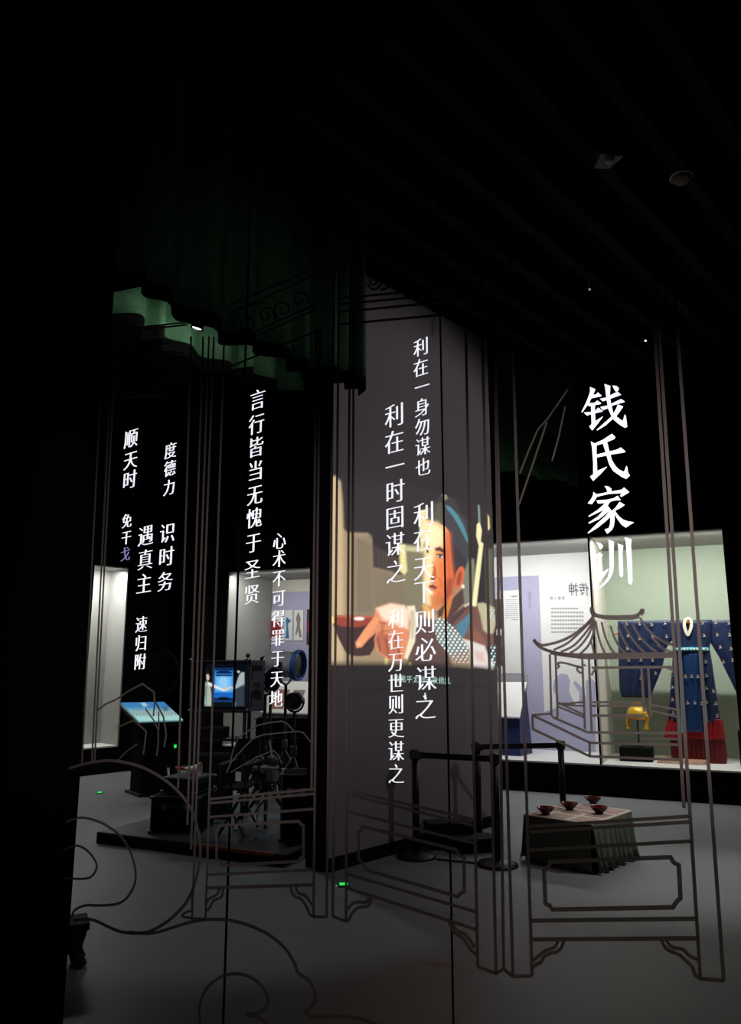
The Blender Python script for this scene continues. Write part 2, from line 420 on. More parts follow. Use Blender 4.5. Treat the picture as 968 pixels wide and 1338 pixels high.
def picture(name, fr, d, x0, x1, z0, z1, nx, nz, layers, material, parent=None, bg=(0, 0, 0), th=.004, post=None):
    xs = np.linspace(x0, x1, nx); zs = np.linspace(z0, z1, nz)
    X, Z = np.meshgrid(xs, zs); X = X.ravel(); Z = Z.ravel()
    W = np.array([fr.w(a, d - th, b) for a, b in zip(X, Z)])
    px, py = project(W[:, 0], W[:, 1], W[:, 2])
    col = paint(px, py, layers, bg)
    if post is not None: col = post(px, py, col)
    n = len(X)
    vs = [tuple(w) for w in W]
    fs = [(j * nx + i, j * nx + i + 1, (j + 1) * nx + i + 1, (j + 1) * nx + i) for j in range(nz - 1) for i in range(nx - 1)]
    cor = [fr.w(a, d, b) for a, b in ((x0, z0), (x1, z0), (x1, z1), (x0, z1))]
    vs += [tuple(p) for p in cor]; c0, c1, c2, c3 = 0, nx - 1, nz * nx - 1, (nz - 1) * nx
    fs += [(n + 3, n + 2, n + 1, n), (n, n + 1, c1, c0), (n + 1, n + 2, c2, c1), (n + 2, n + 3, c3, c2), (n + 3, n, c0, c3)]
    me = bpy.data.meshes.new(name); off = parent.location if parent is not None else None
    if parent is not None:
        ca, sa = math.cos(-parent.rotation_euler[2]), math.sin(-parent.rotation_euler[2]); o = parent.location
        vs = [((p[0] - o[0]) * ca - (p[1] - o[1]) * sa, (p[0] - o[0]) * sa + (p[1] - o[1]) * ca, p[2] - o[2]) for p in vs]
    me.from_pydata(vs, [], fs); me.materials.append(material)
    at = me.color_attributes.new('picture', 'FLOAT_COLOR', 'POINT')
    full = np.zeros((len(vs), 4), np.float32); full[:n, :3] = col; full[:, 3] = 1
    at.data.foreach_set('color', full.ravel())
    me.update()
    ob = bpy.data.objects.new(name, me); C.objects.link(ob)
    if parent is not None: ob.parent = parent
    return ob

# ================================================================== THE SETTING
G = Frame((0.0, 2.75), R(-32))            # glass partition
WL = Vector((-0.326, 6.36, 0)); W_ANG = math.atan2(8.2 - 6.36, 1.33 + .326)
W = Frame((WL.x, WL.y), W_ANG)            # projection wall, runs back to the right
W_LEN = 2.475
b0 = at_z(775, 1040)
B = Frame((b0.x, b0.y), R(-24))           # back wall with the display cases
CEIL = 5.4

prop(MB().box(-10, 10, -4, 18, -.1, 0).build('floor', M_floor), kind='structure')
prop(MB().box(-10, 10, -4, 18, CEIL, CEIL + .1).build('ceiling', M_ceil), kind='structure')
for nm, bx in (('wall_left', (-10.1, -10, -4, 18)), ('wall_right', (10, 10.1, -4, 18)), ('wall_front', (-10, 10, -4.1, -4)), ('wall_far', (-10, 10, 18, 18.1))):
    prop(MB().box(*bx, 0, CEIL).build(nm, M_blackwall), kind='structure')

def framed(fr, mb, name, m, kind='structure', bevel=0.0):
    o = mb.build(name, m, bevel=bevel); o.location = (fr.o[0], fr.o[1], 0); o.rotation_euler = (0, 0, fr.a)
    if kind: o['kind'] = kind
    return o
# slatted black ceiling field, slats run along the projection wall's direction
mb = MB()
for k in range(13):
    y = -3.6 + .42 * k
    mb.box(-1.5, 4.6, y - .05, y + .05, CEIL - .14, CEIL)
framed(W, mb, 'ceiling_slats', M_slat)

# projection wall: black core, pale front
pw = framed(W, MB().box(0, W_LEN, 0.004, .26, 0, 5.2), 'wall_screen', M_black)
f = MB().box(0.0, W_LEN, 0, .004, .1, 5.2).build('wall_panel', M_wall, pw, label='pale grey projection face')
MB().box(0, W_LEN, -.012, 0, 0, .1).build('baseboard', M_black, pw)

# glass partition: three visible panes, black joints, floor channel, black end pillar
def gx(px, py): return G.px(px, py, 0)[0]
j1 = gx(297, 1130); j2 = gx(583, 900); gl = gx(91, 1000); gr = gx(968, 850) + .5
for n, (a, b) in enumerate(((gl - .02, j1 - .0008), (j1 + .0008, j2 - .0008), (j2 + .0008, gr)), 1):
    o = framed(G, MB().box(a, b, 0, .012, .05, CEIL), 'window_%d' % n, M_glass)
mb = MB()
for j in (j1, j2): mb.box(j - .0008, j + .0008, 0, .012, .05, CEIL)
framed(G, mb, 'trim_1', M_rubber)
framed(G, MB().box(gl, gr, -.03, .045, 0, .05), 'trim_2', M_metalblack)
framed(G, MB().box(gl - .42, gl, -.3, .06, 0, CEIL), 'wall_pillar', M_black)

# back wall around the cases
sR = B.px(957, 850, 0)[0]; sM = B.px(777, 850, 0)[0]; sL = B.px(600, 850, 0)[0]
sB0 = B.px(296, 860, 0)[0]; sB1 = B.px(406, 860, 0)[0]
zt = B.px(850, 698, 0)[1]; zb = B.px(850, 1002, 0)[1]
CD = 1.3                                   # case depth
zb2 = B.px(350, 976, 0)[1]; zt2 = B.px(350, 746, 0)[1]
for bx in ((sB1 + .08, sL - .025, 0, .06, 0, CEIL), (sR + .0, sR + 4.5, -.03, -.005, 0, CEIL), (sB0 - .45, sB0 - .025, 0, .06, 0, CEIL), (sL - .02, sR, 0, 1.4, zt + .025, CEIL),
           (sB0 - .02, sB1 + .075, 0, 1.4, zt2 + .025, CEIL), (sL - .02, sR + .65, 0.02, 1.4, 0, zb - .025), (sB0 - .02, sB1 + .075, 0.02, 1.4, 0, zb2 - .025)):
    framed(B, MB().box(*bx), 'wall_back', M_blackwall)
# left wall with its own niche, parallel to the projection wall
a0 = at_y(100, 860, 11.3); LW = Frame((a0.x, a0.y), W_ANG)

def case(fr, s0, s1, z0, z1, depth, label, lining, side_l, side_r, light, lcol=(1, 1, 1), glass=True, ly=.035, tgt=.75):
    """lit wall showcase; local origin at its lower left front corner"""
    t = thing('display_case', label, 'display case', fr.w(s0, 0, z0), fr.a, 'lit wall showcases')
    w, h = s1 - s0, z1 - z0
    MB().box(0, w, 0, depth, -.02, 0).build('case_floor', M_white, t)
    MB().box(0, w, depth, depth + .03, -.02, h).build('back_panel', lining, t)
    if side_l: MB().box(-.02, 0, .0, depth, -.02, h).build('side_panel', side_l, t)
    if side_r: MB().box(w, w + .02, .0, depth, -.02, h).build('side_panel', side_r, t)
    MB().box(0, w, 0, depth, h, h + .02).build('top_panel', M_grey, t)
    if glass: MB().box(.004, w - .004, -.012, -.002, .0, h).build('glass_pane', M_caseglass, t)
    a = fr.w((s0 + s1) / 2, ly, z1 - .03); b = fr.w((s0 + s1) / 2, depth * tgt, z0)
    lamp('case_light', 'AREA', a, b, light, lcol, w * .9, size_y=.03)
    return t
cT = case(B, sL, sM - .012, zb, zt, CD, 'white lit wall showcase with a lavender text panel and mirrored heading', M_white, M_grey, M_white, 44, (1, 1, 1))
cR = case(B, sM + .012, sR + .6, zb, zt, CD, 'lit wall showcase with green lining holding the navy robe', M_green, M_cream, M_cream, 56, (1, .985, .95))
cB = case(B, sB0, sB1 + .05, zb2, zt2, CD, 'dim wall showcase with costume sketches behind the film lamp', M_lav, M_grey, M_grey, 20, (1, 1, .96))
za0, za1 = LW.px(105, 978, 0)[1], LW.px(112, 738, 0)[1]
sA1 = LW.px(160, 860, 0)[0]
cA = case(LW, -.9, sA1, za0, za1, .5, 'empty grey lit showcase beside the black end pillar', M_grey, M_grey, M_grey, 44, (1, 1, .97), glass=True, ly=.1, tgt=.9)
for bx in ((-1.5, sA1 + .8, 0.0, .6, 0, za0 - .025), (-1.5, sA1 + .8, 0, .6, za1 + .025, CEIL), (sA1 + .025, sA1 + .8, 0, .6, za0 - .02, za1 + .02)):
    framed(LW, MB().box(*bx), 'wall_side', M_blackwall)
MB().box(-.024, 0, -.02, .1, 0, zt - zb).build('corner_post', M_metalblack, cR, label='black upright between the two showcases')
# case B lining joint and step
mb = MB(); x, _ = B.px(307, 850, CD - .012); x -= sB0
mb.box(0, B.px(338, 850, CD - .05)[0] - sB0, CD - .05, CD, 0, zt2 - zb2)
lp = mb.build('lining_panel', M_cream, cB)
MB().box(x - .006, x + .006, CD - .053, CD - .049, 0, zt2 - zb2).build('panel_joint', M_black, lp)
MB().box(B.px(338, 850, CD)[0] - sB0, sB1 + .05 - sB0, CD - .006, CD, B.px(370, 774, CD)[1] - zb2, zt2 - zb2).build('upper_panel', M_cream, cB, label='cream strip above the lavender panel')

class Loc:
    """local coordinates of a thing that stands in frame fr at (s, d, z)"""
    def __init__(s, fr, x, d, z): s.fr, s.x, s.d, s.z = fr, x, d, z
    def p(s, px, py, d=None):
        a, z = s.fr.px(px, py, s.d if d is None else d); return a - s.x, z - s.z
    def pts(s, l, d=None): return [s.p(x, y, d) for x, y in l]
def bpart(t, base): return lambda px, py, d=0: (B.px(px, py, d)[0] - base[0], B.px(px, py, d)[1] - base[1])

# --- text showcase: printed panels
q = lambda px, py, d=CD: (B.px(px, py, d)[0] - sL, B.px(px, py, d)[1] - zb)
def rect_part(t, name, qf, x0, x1, y0, y1, d, th, m, label=None):
    (a, za), (b, zc) = qf((x0), (y1), d), qf((x1), (y0), d)
    return MB().box(a, b, d - th, d, za, zc).build(name, m, t, label=label)
rect_part(cT, 'lavender_panel', q, 600, 703.5, 752, 992, CD, .01, M_lav, 'lavender wall panel with a printed column')
rect_part(cT, 'grey_band', q, 600, 690, 881, 900, CD - .01, .004, M_inkpale, 'grey band under the lavender panel')
ns = rect_part(cT, 'notice_sheet', q, 655, 681, 771, 880, CD - .012, .006, M_white, 'white sheet of small print')
mb = MB()
for i in range(11):
    y = 783 + i * 2.6; (a, z0), (b, z1) = q(660 + (0 if i < 10 else 8), y + 1.1, CD - .019), q(677, y, CD - .019); mb.box(a, b, CD - .02, CD - .018, z0, z1)
(a, z0), (b, z1) = q(668, 780.5, CD - .019), q(676, 778, CD - .019); mb.box(a, b, CD - .02, CD - .018, z0, z1)
mb.build('small_print', M_inkpale, ns)
for y0, y1 in ((783, 821), (830, 869)):
    rect_part(cT, 'brown_photo', q, 640, 655, y0, y1, CD - .02, .012, mat('brown photo print', (72, 52, 46), .6, noise=.7, nscale=9))
mb = MB(); 
for i, ch in enumerate('传神'):
    put_glyph(mb, B, ch, 762.5 - 13.5 * i, 770, 13, 18, CD - .006, CD - .002, mirror=True, ax=-.004, ay=-.004)
mb.v = [(p[0] - sL, p[1], p[2] - zb) for p in mb.v]
mb.build('mirrored_heading', M_ink, cT, label='mirrored dark grey two-character heading')
mb = MB()
for i, ch in enumerate('传承人物'): put_glyph(mb, B, ch, 736 - 5.2 * i, 781.5, 4.4, 5, CD - .006, CD - .002, mirror=True, ax=0, ay=0)
for i, ch in enumerate('传统文化'): put_glyph(mb, B, ch, 692, 775 + 5.6 * i, 4.4, 5.2, CD - .016, CD - .012, mirror=True, ax=0, ay=0)
for i in range(7):
    y = 794 + i * 5.1; n = 12
    for k in range(n):
        xx = 720 + k * 3.6
        if xx > 762 or (i in (0, 6) and k > 9): continue
        (a, z0), (b, z1) = q(xx, y + 2.0, CD - .004), q(xx + 2.7, y, CD - .004); mb.v and None
        mb.box(a + sL, b + sL, CD - .005, CD - .003, z0 + zb, z1 + zb)
mb.v = [(p[0] - sL, p[1], p[2] - zb) for p in mb.v]
mb.build('body_lettering', M_inkpale, cT, label='rows of pale mirrored small print')
# silhouettes of people reflected in the glass, built as a flat lavender shape
P1 = [(702, 992), (702, 950), (712, 930), (726, 925), (728, 912), (722, 900), (724, 888), (732, 880), (741, 881), (745, 890), (743, 902), (747, 912), (756, 926), (757, 905), (749, 893), (751, 889), (762, 900), (766, 912), (765, 890), (772, 886), (778, 892), (778, 992)]
MB().loops([[q(x, y, CD - .003) for x, y in P1]], CD - .006, CD - .002).build('reflected_figures', M_lav, cT, label='lavender silhouettes of reflected figures, built as a flat shape')
t = thing('reading_desk', 'navy reading desk with slanted white board at the showcase left end', 'reading desk', B.w(B.px(670, 940, .55)[0], .55, zb), B.a)
L = Loc(B, B.px(670, 940, .55)[0], .55, zb)
tl, tr_, bl, br = L.p(651, 893, .8), L.p(688, 893, .8), L.p(649, 938, .38), L.p(679, 938, .38)
mb = MB().hexa([(bl[0] - .05, -.17, bl[1]), (br[0], -.17, bl[1]), (tr_[0], .25, tr_[1]), (tl[0] - .05, .25, tl[1])],
               [(bl[0] - .05, -.17, bl[1] + .02), (br[0], -.17, bl[1] + .02), (tr_[0], .25, tr_[1] + .02), (tl[0] - .05, .25, tl[1] + .02)])
mb.build('slanted_board', M_white, t)
MB().hexa([(bl[0] - .05, -.15, 0), (br[0] - .01, -.15, 0), (br[0] + .06, .25, 0), (tl[0] - .05, .25, 0)],
          [(bl[0] - .05, -.15, bl[1] - .002), (br[0] - .01, -.15, bl[1] - .002), (tr_[0] - .01, .24, tr_[1] - .002), (tl[0] - .05, .24, tl[1] - .002)]).build('desk_body', M_blue, t)

# --- robe showcase
DR = .68
rx0 = B.px(903, 985, DR)[0]
t = thing('silk_robe', 'navy embroidered silk robe spread on a stand in the right showcase', 'robe', B.w(rx0, DR, zb + .0), B.a)
L = Loc(B, rx0, DR, zb)
def rows(rs, d=DR):
    o = []
    for y, a, b in rs:
        (xa, z), (xb, _) = L.p(a, y, d), L.p(b, y, d); o.append((z, xa, xb))
    return o
def interp(keys, n=26):
    ys = np.linspace(keys[0][0], keys[-1][0], n); K = np.array(keys, float)
    return [(y, np.interp(y, K[:, 0], K[:, 1]), np.interp(y, K[:, 0], K[:, 2])) for y in ys]
MB().slab(rows(interp([(811, 878, 930), (835, 878, 929), (846, 879, 927), (870, 878, 931), (905, 875, 936), (942, 872, 942)])), .10, 0, 40, .012, 6).build('robe_body', M_silk, t, True)
MB().slab(rows(interp([(812, 807, 884), (835, 807, 880), (846, 807.5, 871), (873, 808, 865), (900, 809, 854), (911, 812, 850)])), .07, .01, 30, .012, 4, 1).build('sleeve', M_silk, t, True)
MB().slab(rows(interp([(811, 926, 1001), (838, 927, 1001), (860, 940, 1001), (895, 957, 999), (910, 964, 996)])), .07, .01, 30, .012, 4, 2).build('sleeve', M_silk, t, True)
MB().slab(rows(interp([(852, 889, 922), (900, 888.5, 923.5), (955, 892, 922)])), .125, -.0, 26, .008, 5, .6).build('apron_panel', M_silkdark, t, True, label='paler blue front panel')
MB().slab(rows(interp([(938, 872, 944), (952, 869, 946), (963, 867.5, 948)])), .10, .005, 60, .016, 13).build('upper_skirt', M_red, t, True, label='bright red upper skirt tier')
MB().slab(rows(interp([(960, 875, 945), (975, 876, 949), (988, 877, 950), (996, 878, 949)])), .075, .005, 60, .018, 12, .4).build('lower_skirt', mat('dark red silk', (104, 10, 22), .6, noise=.25, nscale=30), t, True, label='dark red lower skirt tier')
mb = MB()
for a, b, y0, y1, w in ((888.5, 892, 852, 956, 2.4), (914, 924, 852, 942, 2.2)):
    pts = [L.p(a + (b - a) * k / 8, y0 + (y1 - y0) * k / 8) for k in range(9)]
    mb.ribbon(pts, w * .0100, -.148, -.10)
mb.build('ribbon', M_teal, t, label='teal ribbon edging')
mb = MB(); x0, z0 = L.p(880, 851.5); x1, z1 = L.p(927, 846)
belt = mb.slab([(z1, x0, x1), ((z0 + z1) / 2, x0 - .004, x1 + .004), (z0, x0, x1)], .135, 0, 20).build('belt', M_teal, t, True, label='teal belt with silver studs')
for k in range(11):
    x, z = L.p(882 + 4.2 * k, 848.8); e = math.sqrt(max(0.05, 1 - ((k - 5) / 5.6) ** 2)) ** .6
    MB().lathe([(.012, -.004), (.010, .006), (.0, .01)], (x, -.135 * e - .002, z), (0, -1, 0), 10).build('belt_stud', M_pearl, belt)
# drop-shaped beaded collar
mb = MB()
col = spline([(895, 812), (894.5, 818), (896, 824), (899, 829.5), (902, 824), (903.5, 818), (903, 811), (899, 808.5)], 5, True)
mb.ribbon([L.p(x, y) for x, y in col], .036, -.125, -.085, closed=True)
colp = mb.build('collar', M_pearl, t, label='ivory beaded collar')
x, z = L.p(899.5, 813.5); MB().lathe([(0, -.01), (.022, 0), (.016, .015), (0, .02)], (x, -.112, z), (0, -1, 0), 14).build('collar_clasp', M_orange, colp, label='orange collar clasp')
# embroidery: little flower sprays on body, sleeves, apron
sp = [(819, 816), (836, 816), (852, 817), (869, 815), (821, 831), (836, 835), (853, 832), (871, 832), (820, 848), (822, 863), (838, 863), (853, 863), (838, 886), (857, 880),
      (918, 815), (935, 814), (952, 815), (920, 831), (937, 830), (953, 830), (941, 846), (955, 848), (945, 865), (957, 863),
      (877, 882), (879, 898), (879, 914), (880, 931), (922, 865), (923, 883), (923, 899), (932, 903), (935, 919), (937, 935), (923, 917),
      (896, 884), (904, 884), (912, 884), (899, 918), (908, 918), (917, 919)]
mb = MB()
rows_of = {0: (878, 931)}
for i, (x, y) in enumerate(sp):
    X, Z = L.p(x, y)
    if 876 < x < 940 and y > 846 or 905 < x < 925: dep = .10
    else: dep = .075
    if 893 < x < 920: dep = .135
    elif 876 < x < 892 or 918 < x < 942:
        dep = .09
    mb.mat(1); mb.lathe([(.012, 0), (.009, .010), (0, .013)], (X - .002, -dep, Z + .014), (0, -1, .1), 7)
    mb.mat(0); mb.lathe([(.013, 0), (.009, .009), (0, .012)], (X + .006, -dep, Z - .006), (0, -1, .1), 7); mb.lathe([(.009, 0), (.006, .007), (0, .009)], (X - .010, -dep, Z - .012), (0, -1, .1), 6)
mb.build('embroidery_pattern', [M_thread, M_goldthread], t, label='gold and silver flower sprays')
# stand under the robe
mb = MB(); a = L.p(858, 1001, DR - .28); b = L.p(921, 1003.5, DR - .28); c = L.p(862, 993, DR); d = L.p(924, 993, DR)
mb.hexa([(a[0], -.28, 0), (b[0], -.28, 0), (d[0] + .05, .1, 0), (c[0], .1, 0)], [(a[0] + .02, -.26, .035), (b[0] - .02, -.26, .035), (d[0] + .03, .1, .05), (c[0] + .02, .1, .05)])
mb.build('stand_base', M_wood, t, bevel=.005, label='pale wooden stand base')
polep = MB().tube([(0, .03, .04), (0, .03, 1.62)], .018).build('stand_pole', M_wood, t)
MB().tube([(-.85, .03, 1.60), (.85, .03, 1.60)], .014).build('stand_crossbar', M_wood, polep)
# gold headdress on a black block
hx, _ = B.px(832, 940, .5)
zk = B.px(830, 977.5, .42)[1]
xa = B.px(809.5, 990, .42)[0]; xb_ = B.px(852, 990, .42)[0]
t = thing('display_block', 'low black block on the showcase floor below the gold headdress', 'display block', B.w((xa + xb_) / 2, .42, zb), B.a)
MB().box(-(xb_ - xa) / 2, (xb_ - xa) / 2, 0, .3, 0, zk - zb).build('block_body', M_black, t, bevel=.006)
MB().box(-(xb_ - xa) / 2 + .015, (xb_ - xa) / 2 - .015, .015, .285, zk - zb, zk - zb + .006).build('block_top', M_metalblack, t)
zh = zk + .006
t = thing('gold_headdress', 'gold headdress with two hanging side lappets above the black block', 'headdress', B.w(hx, .56, zh), B.a)
L2 = Loc(B, hx, .56, zh)
rr = (L2.p(846, 935)[0] - L2.p(818, 935)[0]) / 2; c = L2.p(832, 938)
mb = MB(); z_top = L2.p(832, 922)[1]; z_rim = L2.p(832, 938)[1]; hh = z_top - z_rim
mb.lathe([(rr * .98, 0), (rr * 1.02, hh * .1), (rr * .98, hh * .35), (rr * .88, hh * .62), (rr * .68, hh * .84), (rr * .4, hh * .97), (0.001, hh)], (0, 0, z_rim), (0, 0, 1), 26)
capp = mb.build('cap', M_gold, t, True)
mb = MB(); mb.lathe([(rr * .25, 0), (rr * .2, hh * .1), (rr * .42, hh * .14), (rr * .42, hh * .24), (rr * .12, hh * .3), (0.001, hh * .3)], (0, 0, z_top), (0, 0, 1), 16)
mb.build('finial', M_gold, capp, True)
MB().lathe([(rr * .99, -hh * .12), (rr * 1.01, 0), (rr * .9, 0), (rr * .9, -hh * .12), (rr * .99, -hh * .12)], (0, 0, z_rim), (0, 0, 1), 24).build('brow_band', M_orange, capp, True, label='orange brow band')
for sx, pp in ((-1, [(821, 936), (820.5, 943), (822, 949), (821.5, 952)]), (1, [(842, 930), (846, 938), (845, 946), (844, 953)])):
    pts = [(L2.p(x, y)[0], -.05, L2.p(x, y)[1]) for x, y in pp]
    MB().tube(spline([p for p in pts], 5), [.022 + .004 * math.sin(k * 1.9) + (.012 if k > 11 else 0) for k in range(16)], 10).build('lappet', M_gold, t, True)
MB().tube([(0, 0, .0), (0, 0, z_top - .02)], .012).build('support_rod', M_steel, t)
MB().lathe([(.06, 0), (.06, .01), (.012, .016)], (0, 0, 0)).build('support_foot', M_steel, t)
xs_, _ = B.px(966, 980, .3)
t = thing('black_case_box', 'tall black box at the far right edge of the robe showcase', 'display block', B.w(xs_ + .1, .3, zb), B.a)
hh = B.px(966, 956, .3)[1] - zb
MB().box(-.1, .12, 0, .2, 0, hh).build('box_body', M_black, t, bevel=.006)
MB().box(-.09, .11, .01, .19, hh, hh + .006).build('box_lid', M_metalblack, t)

# --- costume sketch showcase
qb = lambda px, py, d=CD: (B.px(px, py, d)[0] - sB0, B.px(px, py, d)[1] - zb2)
t0 = B.w(0, 0, 0)
def sketch(x0, x1, y0, y1, label, figs, sheet=M_white):
    a, z0 = B.px(x0, y1, CD - .02); b, z1 = B.px(x1, y0, CD - .02)
    t = thing('costume_sketch', label, 'sketch', B.w((a + b) / 2, CD - .006, z0), B.a, 'costume sketches in the left showcase')
    w = (b - a) / 2
    MB().box(-w, w, -.008, 0, 0, z1 - z0).build('sheet', sheet, t)
    for nm, pts, m in figs:
        l = []
        for x, y in pts:
            s_, z_ = B.px(x, y, CD - .02); l.append((s_ - (a + b) / 2, z_ - z0))
        MB().loops([l], -.011, -.0085).build(nm, m, t)
M_sred = mat('red costume drawing', (150, 40, 52), .8, noise=.3, nscale=30); M_sblue = mat('blue costume drawing', (52, 118, 175), .8, noise=.3, nscale=30); M_spen = mat('pencil drawing', (140, 128, 122), .8)
sketch(349.5, 369, 797, 836, 'costume sketch of red robes pinned in the left showcase',
       [('red_robe', [(351, 813), (358, 809), (366, 812), (368, 833), (351, 834)], M_sred)])
sketch(371, 382, 797, 837, 'costume sketch of a blue dress pinned beside the red robes', [('blue_dress', [(373, 810), (375, 806), (377, 809), (380.5, 811), (376, 815), (377.5, 834), (372.5, 834), (374, 820)], M_sblue)])
sketch(383.5, 396, 797, 837, 'pencil sketch of a standing figure pinned right of the blue dress',
       [('pencil_figure', [(388, 803), (389.5, 799.5), (391, 803), (392.5, 808), (391.5, 818), (394, 832), (391, 833), (389.5, 823), (387, 830), (385.5, 829), (388, 816), (386.5, 808)], M_spen)])
sketch(400, 406, 796, 842, 'dark photo of a red costume at the showcase right end', [('red_costume', [(401.5, 812), (404, 808), (405.5, 812), (405.5, 828), (401, 826)], M_sred)], mat('dark photo print', (60, 52, 50), .7))
dd = .5
xa, zq = B.px(340, 932, dd); xb_, _ = B.px(408, 932, dd)
t = thing('caption_desk', 'slanted white caption board with colour pictures behind the film lamps', 'reading desk', B.w((xa + xb_) / 2, dd, zb2), B.a)
w = (xb_ - xa) / 2; zt_ = B.px(370, 892, dd + .35)[1] - zb2; zq -= zb2
MB().hexa([(-w, 0, zq), (w, 0, zq), (w, .35, zt_), (-w, .35, zt_)], [(-w, -.01, zq + .02), (w, -.01, zq + .02), (w, .34, zt_ + .02), (-w, .34, zt_ + .02)]).build('slanted_board', M_white, t)
MB().hexa([(-w + .02, .02, 0), (w - .02, .02, 0), (w - .02, .33, 0), (-w + .02, .33, 0)], [(-w + .02, .02, zq - .002), (w - .02, .02, zq - .002), (w - .02, .33, zt_ - .01), (-w + .02, .33, zt_ - .01)]).build('desk_body', M_blue, t)
for x0, x1, m in ((.18, .42, mat('brown photo', (150, 104, 80), .6, noise=.6, nscale=14)), (.5, .72, mat('green photo', (120, 116, 100), .6, noise=.6, nscale=14))):
    v0, v1 = .12, .72
    def bd(u, v): return (-w + 2 * w * u, -.012 + .35 * v, zq + .022 + (zt_ - zq) * v)
    def up(p): return (p[0], p[1] - .003, p[2] + .003)
    a = [bd(x0, v0), bd(x1, v0), bd(x1, v1), bd(x0, v1)]
    MB().hexa(a, [up(p) for p in a]).build('colour_picture', m, t)

# ================================================================== CURTAIN VALANCES
def valance(name, label, p0, p1, z0, amp=.07, wl=.34, seed=1, thick=.012, hem=.1):
    rnd = random.Random(seed); p0, p1 = Vector(p0), Vector(p1); d = p1 - p0; ln = d.length; ang = math.atan2(d.y, d.x)
    t = thing(name, label, 'curtain', (p0.x, p0.y, z0), ang, 'pleated valances hung from the ceiling')
    n = int(ln / .02); prof = []; x = 0; ph = 0
    kn = [0]
    while kn[-1] < ln + 1: kn.append(kn[-1] + wl * rnd.uniform(.6, 1.5))
    for i in range(n + 1):
        s_ = ln * i / n; k = max(j for j in range(len(kn)) if kn[j] <= s_); u = (s_ - kn[k]) / (kn[k + 1] - kn[k])
        prof.append((s_, amp * math.sin(2 * math.pi * u) * (.7 + .3 * math.sin(k * 2.1)) + .02 * math.sin(11 * s_)))
    zs = [hem, .3, .6, 1.0, CEIL - z0]
    def sheet(zs, k0):
        mb = MB(); vs = []; m = n + 1
        for sd in (0, 1):
            for z in zs:
                for (s_, y) in prof: vs.append((s_, y * (1 - .15 * min(1, z / 1.5)) + sd * thick * k0, z + .03 * math.sin(2.3 * s_) + .02 * math.sin(7 * s_) if z < 1.2 else z))
        o = m * len(zs); fs = []
        for j in range(len(zs) - 1):
            for i in range(n):
                a = j * m + i; fs += [(a, a + 1, a + m + 1, a + m), (o + a, o + a + m, o + a + m + 1, o + a + 1)]
        for i in range(n): fs.append((i, o + i, o + i + 1, i + 1))
        for j in range(len(zs) - 1):
            fs += [(j * m, (j + 1) * m, o + (j + 1) * m, o + j * m), (j * m + n, o + j * m + n, o + (j + 1) * m + n, (j + 1) * m + n)]
        return mb.add(vs, fs)
    dr = sheet(zs, 1).build('drape', M_velvet, t, True)
    sheet([0, hem], 1.6).build('hem_band', M_hem, dr, True, label='black hem band')
    return t
HZ = 3.7
c1a, c1b = at_z(142, 371, HZ), at_z(480, 518, HZ); dv = (c1b - c1a).normalized()
valance('curtain_valance', 'nearest green damask valance with a stepped black hem left of the screen', c1a - dv * .75, c1b, HZ, .085, .25, 4)
c2a, c2b = at_z(133, 424, HZ), at_z(393, 524, HZ); dv2 = (c2b - c2a).normalized()
valance('curtain_valance', 'lamp-lit green damask valance hanging behind the nearest one', c2a - dv2 * .75, c2b, HZ, .08, .26, 9)
c3a = at_z(653, 627, 3.75); c3b = at_y(775, 668, 9.95); c3b.z = 3.75
valance('curtain_valance', 'far dim green valance hanging right of the screen', c3a, c3b, 3.75, .06, .3, 12)

def spot_head(name, label, loc, aim, lens_m, group=None, k=1.0, rod=True):
    loc = Vector(loc); v = (Vector(aim) - loc).normalized()
    t = thing(name, label, 'spotlight', loc, 0, group)
    MB().lathe([(.001, -.13 * k), (.04 * k, -.13 * k), (.045 * k, -.1 * k), (.055 * k, 0), (.062 * k, .03 * k), (.055 * k, .03 * k), (.05 * k, 0)], (0, 0, 0), v, 20).build('lamp_housing', M_metalblack, t, True)
    MB().lathe([(.05 * k, .005), (.045 * k, .012), (.001, .014)], (0, 0, 0), v, 20).build('lens', lens_m, t, True)
    if rod:
        MB().tube([Vector((0, 0, .02)) - v * .08 * k, (-v.x * .08 * k, -v.y * .08 * k, CEIL - loc.z)], .008).build('drop_rod', M_metalblack, t)
    return t
pl = at_y(258, 426, 4.70)
spot_head('spotlight', 'bright white spotlight between the two left valances', pl, pl + Vector((-.25, .1, -1)), M_lampon, k=.7)
lamp('valance_light', 'SPOT', pl + Vector((-.03, .01, -.10)), pl + Vector((-.45, .5, .0)), 5, (1, 1, .96), .03, 165, .9)
for px_, e_ in ((205, 1.5), (315, .35), (350, .55), (385, .6)):   # added fills without fixtures behind the front valance, brightening the second one
    cx_, cy_ = c1a, (px_ - 484) / FPX / (math.cos(PITCH) - .245 * math.sin(PITCH))
    tt = (cy_ * c1a.y - c1a.x) / (dv.x - cy_ * dv.y); q_ = c1a + dv * tt + Vector((-dv.y, dv.x, 0)) * .13 + Vector((0, 0, .16))
    lamp('valance_light', 'SPOT', q_, q_ + Vector((-dv.y * .6, dv.x * .6, -.25)), e_ * 1.3, (1, 1, .97), .08, 150, .8)
for x, y, lab in ((820, 305, 'tiny faint ceiling spotlight under the right slats'), (770, 378, 'tiny faint ceiling spotlight below the slatted field'), (843, 445, 'tiny bright ceiling spotlight above the large title')):
    p = at_y(x, y, 6.6 if y < 400 else 8.2)
    spot_head('spotlight', lab, p, p + Vector((0, -.6, -.5)), M_lampdim if y < 400 else M_lampon, k=.22 if y < 400 else .2)
p = at_z(795, 190, CEIL - .14)
t = thing('ceiling_projector', 'small grey wedge-shaped fixture on the slatted ceiling', 'ceiling fixture', p, R(20))
